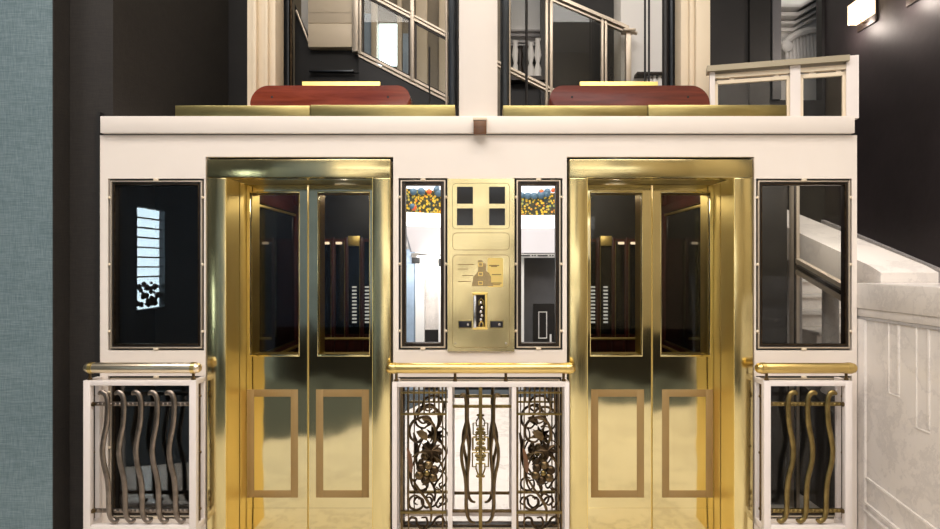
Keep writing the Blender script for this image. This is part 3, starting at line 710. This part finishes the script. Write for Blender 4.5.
for q, w in ((546.5, 2.6), (551, 3), (602, 2.4), (605.5, 2.4), (628, 5)): MB().box(SX(q - w / 2), SX(q + w / 2), YS - .035, YS + .035, SZ(106), SZ(max(-40, tp(q) + 1)), .004).build('upright', 'cream_metal', g2)
MB().box(SX(622), SX(634.5), YS - .07, YS + .07, SZ(33), SZ(30.3), .01).build('post_cap', 'cream_metal', g2)
b = MB(); b.tube([(SX(630), YS, SZ(31.5)), (SX(637), YS, SZ(33.5))], .02, 8); b.build('scroll_end', 'cream_metal', g2)
for a, b_ in ((553, 600.5), (607, 625)): quad([(a, 104), (b_, 104), (b_, tp(b_) + 5), (a, tp(a) + 5)], YS - .004, YS + .004).build('glass_pane', 'glass_guard', g2)
sloped(MB(), (497, 62), (556, 91.5), 2.4, YS - .03, YS + .03).build('bottom_rail', 'cream_metal', g2)
sloped(MB(), (497, 66), (556, 95.5), 1.8, YS - .03, YS + .03).build('bottom_rail', 'cream_metal', g2)

# ------------------------------------------------------------------ back wall with its openings
DBK = 8.77; YK = DBK - CAMD
BX = lambda px: wx(px, DBK)
BZ = lambda py: wz(py, DBK)
XR = 4.8
def bw(name, a, b_, mat, t=-90, u=None, y=YK, th=.15):
    return struct(MB().box(BX(a), BX(b_), y, y + th, 0 if u is None else BZ(u), BZ(t)).build(name, mat))
bh = [(BX(378.5), BX(397), BZ(66), BZ(23)), (BX(511), BX(541), BZ(46), BZ(-60)), (BX(780), BX(822), BZ(100), BZ(-60))]
struct(sheet(BX(150), BX(500), 0, 8.2, YK, YK + .15, bh[:1]).build('wall_back_left', 'stone_dim', smooth=False))
struct(sheet(BX(500), BX(711), 0, 8.2, YK, YK + .15, bh[1:2]).build('wall_back_middle', 'dark_wall', smooth=False))
struct(sheet(BX(711), XR, 0, 8.2, YK, YK + .15, bh[2:]).build('wall_back_right', 'dark_wall', smooth=False))
# bright window and two narrow dim panels beside it
o = MB().box(BX(377.5), BX(398), YK + .05, YK + .06, BZ(67), BZ(22)).build('window_2', 'daylight_soft' if False else 'daylight', smooth=False); struct(o)
for a, b_, t, u in ((363, 371.5, 14, 56), (403, 409.5, 34, 74)):
    struct(MB().box(BX(a), BX(b_), YK - .02, YK, BZ(u), BZ(t)).build('trim_4', 'blue_grey'))
for a, b_ in ((371.8, 378), (397.5, 402.5), (416, 428), (439, 447)): struct(MB().box(BX(a), BX(b_), YK - .08, YK, 2, BZ(-90), .02).build('pillar_back', 'cream'))
struct(MB().box(BX(540), BX(548), YK - .1, YK, 2, BZ(-90)).build('trim_5', 'pipe'))
# white pier behind the right shaft, dark ledge with white balusters under it
struct(MB().box(SX(624), SX(700), YS + .15, YS + .5, 2, TOP, .01).build('pillar_pier', 'plaster'))
t = thing('low_balustrade', 'dark topped little white balustrade at the foot of the white pier', 'balustrade', (SX(655), YS + .05, SZ(100)))
MB().box(SX(637), SX(672), YS + .0, YS + .14, SZ(74.5), SZ(71.5), .006).build('top_rail', 'dark_frame', t)
for q in (651, 656, 661, 666, 671): MB().lathe([(.028, SZ(100)), (.028, SZ(92)), (.016, SZ(88)), (.034, SZ(81)), (.016, SZ(76)), (.024, SZ(74.5))], (SX(q), YS + .06, 0), 'z', 14).build('baluster', 'plaster', t)
MB().box(SX(637), SX(672), YS + .0, YS + .14, SZ(106), SZ(100)).build('base', 'plaster', t)
# bright stair hall behind the second opening
struct(MB().box(BX(495), BX(560), YK + .9, YK + 1.0, 2.5, BZ(-90)).build('wall_stairhall', 'plaster'))
for k, yy in enumerate((8, 14, 22, 26)): struct(MB().box(BX(498), BX(556), YK + .8 - .03 * k, YK + .9, BZ(yy + 1.5), BZ(yy)).build('trim_6', 'marble_grey'))
t = thing('carved_screen', 'pale carved posts and dark figures glimpsed in the bright stair opening', 'carved posts', (BX(526), YK + .4, BZ(80)))
for q, h in ((515, 44), (519.5, 50), (530, 46), (537, 42)): MB().lathe([(.05, BZ(80)), (.05, BZ(72)), (.025, BZ(66)), (.05, BZ(58)), (.03, BZ(h + 3)), (.045, BZ(h))], (BX(q), YK - .12, 0), 'z', 14).build('carved_post', 'plaster' if q != 519.5 else 'dark_frame', t)
MB().box(BX(510), BX(545), YK - .2, YK - .02, BZ(84), BZ(80)).build('base', 'dark_frame', t)

struct(MB().box(BX(748), BX(768), YK - .06, YK, 2.5, 8.2).build('trim_11', 'black'))
struct(MB().box(BX(771), BX(779.5), YK - .05, YK + .02, BZ(100), 8.2).build('trim_12', 'grey_panel'))
# white alcove seen through the opening on the upper floor
struct(MB().box(4.0, 6.2, YK + 1.1, YK + 1.2, 2.5, 8.2).build('wall_alcove', 'plaster'))
struct(MB().box(3.9, 4.0, YK + .16, YK + 1.1, 2.5, 8.2).build('wall_alcove_side', 'plaster'))
DA = DBK + .9; YA = DA - CAMD
AX = lambda px: wx(px, DA)
AZ = lambda py: wz(py, DA)
b = MB()
for yy, d, h in ((8, .34, 2.5), (13.5, .26, 3.5), (20, .16, 2.5), (25, .08, 3)):     # stepped cornice turning up along the side
    for (a, c), (e, f_) in (((770, yy), (797, yy)), ((797, yy), (840, yy - 24))):
        b.hexa([(AX(a), YA + .2 - d, AZ(c + h)), (AX(e), YA + .2 - d, AZ(f_ + h)), (AX(e), YA + .2, AZ(f_ + h)), (AX(a), YA + .2, AZ(c + h)), (AX(a), YA + .2 - d, AZ(c)), (AX(e), YA + .2 - d, AZ(f_)), (AX(e), YA + .2, AZ(f_)), (AX(a), YA + .2, AZ(c))])
struct(b.build('cornice_alcove', 'plaster'))
t = thing('shell_niche', 'white fluted shell ornament in the upper alcove', 'ornament', (AX(812), YA, 2.5))
for k in range(12):
    x = 788 + k * 3.6; zt = 41 - 11 * math.sin(PI / 2 * min(1, (x - 786) / 38))
    MB().tube([(AX(x), YA + .08, AZ(72)), (AX(x), YA + .02, AZ(56)), (AX(x + .6), YA + .08, AZ(zt))], .026, 8).build('flute', 'plaster', t)
MB().tube(spline([(AX(784), YA, AZ(46)), (AX(788), YA, AZ(40.5)), (AX(797), YA, AZ(34)), (AX(810), YA, AZ(30.5)), (AX(835), YA, AZ(28))], 5), .05, 8).build('rim', 'plaster', t)
MB().ball((AX(787), YA - .02, AZ(47)), .085, 1, .6, 1).build('volute', 'plaster', t)
MB().box(AX(775), AX(835), YA - .05, YA + .18, FL, AZ(72)).build('pedestal', 'plaster', t)

# ------------------------------------------------------------------ gallery guard at the top corner
g = thing('gallery_guard', 'cream framed glass guard standing at the ledge end under the wall lamp', 'guard', (wx(855, 4.25), .05, LEDGE_T))
A = Vector((wx(857.5, 4.25), .05)); B = Vector((wx(709.5, 4.5), .30)); L = (A - B).length; dv = (A - B) / L; nv = Vector((-dv.y, dv.x))
def gb(b, s0, s1, z0, z1, th=.05, off=0):
    P_ = [B + dv * s0 - nv * (th / 2 - off), B + dv * s1 - nv * (th / 2 - off), B + dv * s1 + nv * (th / 2 + off), B + dv * s0 + nv * (th / 2 + off)]
    b.hexa([(p.x, p.y, z0) for p in P_] + [(p.x, p.y, z1) for p in P_]); return b
GT = 3.205; cut = L * .585
gb(MB(), -.02, L - .06, GT - .04, GT, .11).build('hand_rail', 'rail_bronze', g)
gb(MB(), .0, L - .06, GT - .085, GT - .055, .04).build('upper_bar', 'cream', g)
for s0, w in ((.0, .035), (cut - .03, .065), (L - .075, .075)): gb(MB(), s0, s0 + w, LEDGE_T, GT - (.0 if w == .075 else .035), .06).build('post', 'rail_white', g)
for s0, s1 in ((.035, cut - .03), (cut + .035, L - .075)):
    gb(MB(), s0, s0 + .02, LEDGE_T, GT - .10, .03).build('pane_frame', 'cream', g); gb(MB(), s1 - .02, s1, LEDGE_T, GT - .10, .03).build('pane_frame', 'cream', g)
    gb(MB(), s0, s1, GT - .125, GT - .10, .03).build('pane_frame', 'cream', g)
    gb(MB(), s0 + .018, s1 - .018, LEDGE_T, GT - .123, .008).build('glass_pane', 'glass_guard', g)
    for f in (.2, .8): gb(MB(), s0 + (s1 - s0) * f, s0 + (s1 - s0) * f + .03, GT - .10, GT - .085, .02).build('spacer', 'cream_metal', g)

# ------------------------------------------------------------------ right wall, sconces, staircase
struct(MB().box(XR, XR + .12, -3.2, YK + .15, FL, 8.2).build('wall_right', 'leather'))
def sconce(label, D, dz=0):
    y = D - CAMD
    r = thing('wall_lamp_or_glint', label, 'wall lamp', (XR, y, 4.73 + dz), 'wall lamps')
    MB().box(XR - .03, XR, y - .19, y + .19, 4.735 + dz, 5.3 + dz, .008).build('back_plate', 'dark_frame', r)
    MB().hexa([(XR - .14, y - .19, 4.83 + dz), (XR - .031, y - .19, 4.83 + dz), (XR - .031, y + .19, 4.83 + dz), (XR - .14, y + .19, 4.83 + dz), (XR - .145, y - .19, 5.07 + dz), (XR - .031, y - .19, 5.07 + dz), (XR - .031, y + .19, 5.07 + dz), (XR - .145, y + .19, 5.07 + dz)]).build('shade', 'lamp_shade', r)
    MB().tube([(XR - .03, y, 4.79 + dz), (XR - .09, y, 4.79 + dz), (XR - .09, y, 4.83 + dz)], .01, 8).build('arm', 'bronze', r)
    li = bpy.data.lights.new('lamp_glow', 'POINT'); li.energy = 15; li.color = (1, .86, .76); li.shadow_soft_size = .08
    lo_ = bpy.data.objects.new('lamp_glow', li); C.objects.link(lo_); lo_.location = Vector((XR - .22, y + .08, 4.75 + dz)) - Vector(r.location); lo_.parent = r
sconce('lit box-shaded wall lamp above the cream glass guard', 7.79)
sconce('wall lamp cut by the picture edge, only its lower tip showing', 6.87, -.05)

RIS, TRD, Y0S = .148, .45, -1.55
b = MB()
for k in range(14):
    b.box(3.1, XR, Y0S + TRD * k, YK, RIS * k if k else FL, RIS * (k + 1) - .03); b.box(3.1, XR, Y0S + TRD * k - .04, Y0S + TRD * (k + 1), RIS * (k + 1) - .03, RIS * (k + 1), .006)
struct(b.build('floor_stairs', 'marble'))
sl = .30
struct(MB().prismx([(-1.9, 1.764 - .38 - sl * 3.0), (YK, 1.764 - .42 + sl * (YK - 2.37)), (YK, 1.764 + sl * (YK - 2.37)), (-1.9, 1.764 + sl * (-1.9 - 2.37))], XR - .05, XR).build('trim_7', 'marble_grey'))
bal = thing('stair_balustrade', 'sloping marble stair balustrade behind the block, going up behind the glass', 'balustrade', (2.9, 0, FL))
st = lambda y: 1.745 + .285 * y
pro = [(.045, st(.045) - .28), (4.5, st(4.5) - .28), (4.5, st(4.5)), (.16, st(.16)), (.045, st(.045) - .012)]
MB().prismx(pro, 2.70, 3.09).build('coping', 'marble', bal)
for k in range(7):
    y = .45 + .6 * k; zb = max(.02, RIS * math.floor((y - Y0S) / TRD) - .1); zt = st(y) - .30
    MB().lathe([(.085, zb), (.085, zb + .1), (.066, zb + .13), (.064, zt - .14), (.078, zt - .12), (.078, zt - .09), (.095, zt - .08), (.095, zt + .02)], (2.92, y, 0), 'z', 20).build('column', 'marble_grey', bal)
MB().prismx([(.06, FL), (4.5, FL), (4.5, st(4.5) - 1.3), (.06, st(.06) - 1.3)], 2.75, 3.08).build('base_wall', 'dark_wall', bal)

blk = thing('marble_parapet', 'large white veined marble parapet with a panelled face beside the front', 'parapet', (2.8, -1.2, FL))
XB, YF, YBk = 2.515, -2.6, .04
MB().box(XB + .02, 3.15, YF, YBk, FL, 1.66, .004).build('body', 'marble', blk)
MB().box(XB - .004, 3.17, YF, YBk, Z(308), Z(283), .006).build('coping', 'marble', blk)
MB().box(XB + .006, 3.16, YF, YBk, Z(316), Z(308), .006).build('moulding', 'marble', blk)
MB().box(XB + .012, 3.16, YF, YBk, Z(319), Z(316), .002).build('moulding', 'marble_grey', blk)
MB().box(XB + .004, XB + .05, -.07, YBk, FL, Z(319), .006).build('end_strip', 'marble', blk)
# raised fillets of the panelled face, their feet stepping down with the stair
for py0, a, top in ((895, 320, 0), (925, 322, 0)):
    D = F * XB / (py0 - 480); y = D - CAMD; zb = wz({895: 394, 925: 430}[py0], D)
    MB().box(XB + .014, XB + .03, y - .012, y + .012, zb, Z(319) + .002, .004).build('panel_fillet', 'marble', blk)
    y2 = y + (.10 if py0 == 925 else .09)
    MB().box(XB + .015, XB + .03, y2 - .006, y2 + .006, zb - .02, Z(319) + .002, .003).build('panel_fillet', 'marble', blk)
    MB().box(XB + .015, XB + .03, y - .012, y2 + .006, zb - .02, zb - .008, .003).build('panel_fillet', 'marble', blk)
def ybot(py): return None
for z0, h, t_ in ((Z(472), .016, .010), (Z(497), .018, .006), (Z(505), .014, .002)):
    b = MB(); y0, y1 = -.02, YF; dz = .06
    b.prismx([(y0, z0 - h), (y1, z0 - h + (y1 - y0) * .12), (y1, z0 + (y1 - y0) * .12), (y0, z0)], XB + t_, XB + .05).build('base_moulding', 'marble', blk)

# metal guard and shaft wall seen through the right pane
g = thing('stair_guard', 'bronze guard frame with a sloping double rail seen through the clear glass panel', 'stair guard', (2.55, .9, FL), 'stair guards')
MB().box(2.53, 2.58, .88, .96, FL, 2.62, .006).build('upright', 'cream_metal', g)
MB().box(2.528, 2.545, .86, .88, FL, 2.62, .006).build('upright', 'dark_frame', g)
for dz, h, mat in ((0, .035, 'cream_metal'), (-.05, .03, 'dark_frame'), (-.09, .035, 'cream_metal')):
    z = lambda y: 1.66 + (y - .2) * .285 + dz
    MB().prismx([(.14, z(.14) - h), (.86, z(.86) - h), (.86, z(.86)), (.14, z(.14))], 2.535, 2.575).build('sloping_rail', mat, g)
struct(MB().box(1.95, 2.52, .97, 1.05, FL, 2.66).build('wall_shaft_right', 'dark_wall'))
struct(MB().box(-2.75, -1.88, .6, .68, FL, 2.66).build('wall_shaft_left', 'dark_wall'))

# ------------------------------------------------------------------ left walls
struct(MB().box(-7.2, -2.77, -.12, .04, FL, 8.2).build('wall_left_pier', 'blue_fabric'))
struct(MB().box(-2.7695, -2.765, -.117, .04, FL, 8.2).build('trim_10', 'dark_fabric'))
struct(MB().box(-2.83, wx(113, 4.25), .05, 2.25, FL, 8.2).build('wall_left', 'dark_fabric'))
struct(MB().box(wx(113, 4.25), SX(293), 2.0, 2.25, 2.0, 8.2).build('wall_left_back', 'dark_wall'))

# ------------------------------------------------------------------ the hall on the viewer's side (seen in brass, glass and mirrors)
XW, YH = -6.0, -10.4
struct(MB().box(-7.2, 7.0, -5.6, 2.6, FL - .12, FL).build('floor', 'marble_floor', smooth=False))
struct(MB().prismz([(-6, -1.2), (-1.7, -2.3), (-.7, -5.0), (1, -5.1), (2.2, -4.0), (6, -3.9), (6, -5.6), (-6, -5.6)], FL - .002, FL + .008).build('floor_carpet', 'carpet'))
struct(MB().box(-7.2, 7.0, -14, -5.6, -1.32, -1.2).build('floor_lower', 'carpet'))
struct(MB().box(-7.2, 7.0, -5.62, -5.6, -1.2, FL).build('wall_step', 'carpet'))
struct(MB().box(-7.2, 7.2, -14, 5.8, 8.2, 8.3).build('ceiling', 'plaster'))
WIN = (-7.75, -6.75, .95, 2.82)
b = MB()
for y0, y1, z0, z1 in ((-12, WIN[0], -1.2, 8.2), (WIN[1], -.12, -1.2, 8.2), (WIN[0], WIN[1], -1.2, WIN[2]), (WIN[0], WIN[1], WIN[3], 8.2)): b.box(XW - .15, XW, y0, y1, z0, z1)
struct(b.build('wall_hall_left', 'hall_dark_blue'))
w = struct(MB().box(XW - .14, XW - .12, WIN[0], WIN[1], WIN[2], WIN[3]).build('window_1', 'daylight'))
b = MB()
for k in range(1, 8): z = WIN[2] + .45 + (WIN[3] - WIN[2] - .45) * k / 8; b.box(XW - .11, XW - .08, WIN[0], WIN[1], z - .014, z + .014)
b.box(XW - .1, XW + .01, WIN[0] - .04, WIN[0] + .05, WIN[2], WIN[3]); b.box(XW - .1, XW + .01, WIN[0], WIN[1], WIN[2], WIN[2] + .05)
struct(b.build('window_1_bars', 'dark_steel'))
b = MB()
for k in range(40): b.ball((XW - .10 + random.uniform(-.01, .02), random.uniform(WIN[0] + .1, WIN[1] - .02), WIN[2] + .12 + random.random() ** 1.5 * .4), random.uniform(.03, .08), .5, 1, .8, 8, 5)
pl = b.build('window_foliage', 'leaf' if False else 'dark_frame', base=(XW - .1, -7.2, WIN[2])); tag(pl, 'dark leafy plants outside the bright hall window', 'plants'); pl['kind'] = 'stuff'
struct(MB().box(6.0, 6.15, -12, -3.2, -1.2, 8.2).build('wall_hall_right', 'beige_stone'))
struct(MB().box(XR, 6.15, -3.3, -3.2, FL, 8.2).build('wall_hall_corner', 'beige_stone'))
# rear wall in pieces: dark, marble piers, dark with a door, beige
struct(MB().box(XW, -2.2, YH, YH + .15, .2, 8.2).build('wall_rear_blue', 'hall_blue'))
struct(MB().box(-5.95, -4.9, YH + .15, YH + .4, -1.2, 4.4).build('pillar_rear', 'blue_grey'))  # unseen pier added so the left brass picks up pale blue
struct(MB().box(-2.2, .9, YH, YH + .15, .3, 8.2).build('wall_rear_marble', 'marble'))
for a, b_, mat, d in ((-1.70, -1.48, 'blue_grey', .25), (-1.46, -1.26, 'plaster', .3), (-.94, -.72, 'plaster', .3), (.80, .99, 'plaster', .35)):
    struct(MB().box(a, b_, YH + .15, YH + .15 + d, -1.2, 2.15).build('pillar_rear', mat))
struct(MB().box(-6, .72, YH + .15, YH + .25, -1.2, .3).build('baseboard_rear', 'dark_wall'))
struct(MB().box(.9, 2.0, YH, YH + .15, -1.2, 8.2).build('wall_rear_grey', 'grey_panel'))
struct(MB().box(2.0, 6.0, YH, YH + .15, .25, 8.2).build('wall_rear_beige', 'beige_stone'))
struct(MB().box(2.0, 6.0, YH, YH + .2, -1.2, .25).build('baseboard_rear', 'dark_wall'))
d = struct(MB().box(1.22, 1.72, YH + .15, YH + .2, -1.2, .9).build('door_1', 'pipe'))
b = MB(); b.ring(1.34, 1.54, .1, .72, .02, YH + .2, YH + .21); b.ring(1.34, 1.54, -.8, -.05, .02, YH + .2, YH + .21); b.box(1.60, 1.64, YH + .2, YH + .24, .0, .2)
struct(b.build('door_1_panel', 'plaster'))
struct(MB().box(1.75, 1.85, YH + .15, YH + .2, -1.2, .9).build('trim_8', 'plaster'))
# curved cornice and stained glass band of the rotunda
CXR, CYR, RR = 1.0, -6.0, 4.1
def band(name, mat, r0, z0, r1, z1, a0=-130, a1=-66, n=48, th=.06):
    b = MB(); vs = []
    for k in range(n + 1):
        a = math.radians(a0 + (a1 - a0) * k / n); c, s_ = math.cos(a), math.sin(a)
        vs.append([b.bm.verts.new((CXR + q * c, CYR + q * s_, z)) for q, z in ((r0, z0), (r1, z1), (r1 + th, z1), (r0 + th, z0))])
    for p, q in zip(vs, vs[1:]):
        for i in range(4): b.bm.faces.new((p[i], p[(i + 1) % 4], q[(i + 1) % 4], q[i]))
    b.bm.faces.new(vs[0]); b.bm.faces.new(vs[-1][::-1])
    return struct(b.build(name, mat))
band('cornice_1', 'plaster', RR - .34, 1.95, RR - .36, 2.04)
band('cornice_2', 'lilac_plaster', RR - .33, 2.06, RR - .05, 2.62)
band('cornice_3', 'dome_light', RR - .05, 2.62, RR - .04, 2.92)
band('window_3', 'stained', RR - .04, 2.92, RR - .03, 3.42)
band('window_4', 'dome_light', RR - .03, 3.42, RR - .3, 4.6)
b = MB()
for a in range(-126, -68, 6):
    for o_, w_ in ((0, .055), (.075, .008), (.10, .008)):
        q = math.radians(a) + o_ * .6; c, sn = math.cos(q), math.sin(q); t_ = Vector((-sn, c, 0)); p = Vector((CXR + (RR - .372) * c, CYR + (RR - .372) * sn, 2.0)); n_ = Vector((c, sn, 0))
        P_ = [p - t_ * w_ * 2, p + t_ * w_ * 2, p + t_ * w_ * 2 + n_ * .03, p - t_ * w_ * 2 + n_ * .03]
        b.hexa([tuple(k - Vector((0, 0, .012))) for k in P_] + [tuple(k + Vector((0, 0, .012))) for k in P_])
struct(b.build('cornice_1_slots', 'black'))
struct(MB().box(-1.53, -1.36, YH + .4, YH + .52, 1.82, 1.99, .01).build('trim_13', 'black')); struct(MB().box(-.93, -.78, YH + .4, YH + .52, 1.76, 1.93, .01).build('trim_14', 'black'))
bb, br = MB(), MB()
for k in range(60):
    a = math.radians(-128 + 60 * random.random()); z = random.choice((3.40, 3.42, 3.44, 3.38, 3.0)); q = RR - .06; rr_ = random.uniform(.05, .085)
    (br if k % 6 == 0 else bb).ball((CXR + q * math.cos(a), CYR + q * math.sin(a), z + random.uniform(-.05, .05)), rr_, 1, 1, 1, 12, 8)
o = bb.build('window_3_roundel', 'stained_blue'); struct(o); o = br.build('window_3_roundel', 'stained_red'); struct(o)

# ------------------------------------------------------------------ light
def area(name, loc, rot, sx, sy, e, col):
    li = bpy.data.lights.new(name, 'AREA'); li.shape = 'RECTANGLE'; li.size = sx; li.size_y = sy; li.energy = e; li.color = col
    o = bpy.data.objects.new(name, li); C.objects.link(o); o.location = loc; o.rotation_euler = rot; return o
R = math.radians
area('ceiling_light_hall', (0.3, -3.4, 8.1), (R(-8), 0, 0), 6.0, 2.0, 365, (1, .91, .83))
area('rear_fill_light', (.5, -6.4, 8.1), (R(-4), 0, 0), 8.0, 3.0, 600, (1, .95, .9))  # unseen fill, placed to brighten the rear wall in the mirrors
area('passage_fill_light', (2.32, .35, 2.6), (R(20), R(-20), 0), .25, .15, 7, (1, .92, .84))  # added fill with no fixture, brightens the guard behind the clear pane
area('stair_fill_light', (3.8, -1.4, 7.8), (R(0), 0, 0), 1.6, 3.0, 80, (1, .93, .86))  # unseen lamp added over the stair, placed to brighten its risers
area('ceiling_light_shaft', (-.4, 1.9, 7.9), (R(0), 0, 0), 4.0, 1.2, 60, (1, .86, .68))
area('parapet_fill_light', (-4.2, -2.8, 8.0), (R(-10), R(-22), 0), 2.0, 2.0, 250, (1, .95, .92))  # added fill from the left, brightens the marble parapet's face
area('rear_wall_fill', (-1.0, -8.9, 1.85), (R(-72), 0, 0), 1.6, .15, 40, (1, .97, .93))  # added fill without a fixture, brightens the rear marble piers
area('ceiling_light_alcove', (4.9, YK + .6, 7.6), (0, 0, 0), .6, .6, 26, (1, .97, .9))
area('ceiling_light_landing', (.6, YK + .5, 7.6), (0, 0, 0), .8, .6, 22, (1, .97, .92))
w = bpy.data.worlds.new('world'); bpy.context.scene.world = w; w.use_nodes = True
w.node_tree.nodes['Background'].inputs[0].default_value = (.6, .62, .65, 1); w.node_tree.nodes['Background'].inputs[1].default_value = .05

cam = bpy.data.cameras.new('camera'); co = bpy.data.objects.new('camera', cam); C.objects.link(co)
co.location = (0, -CAMD, EYE); co.rotation_euler = (PI / 2, 0, 0)
cam.sensor_fit = 'HORIZONTAL'; cam.sensor_width = 36; cam.lens = 36 * F / 940; cam.shift_x = -10 / 940; cam.shift_y = 0; cam.clip_start = .05
sc = bpy.context.scene; sc.camera = co
v = sc.view_settings; v.view_transform = 'Standard'; v.look = 'None'; v.exposure = 0; v.gamma = 1; v.use_curve_mapping = False
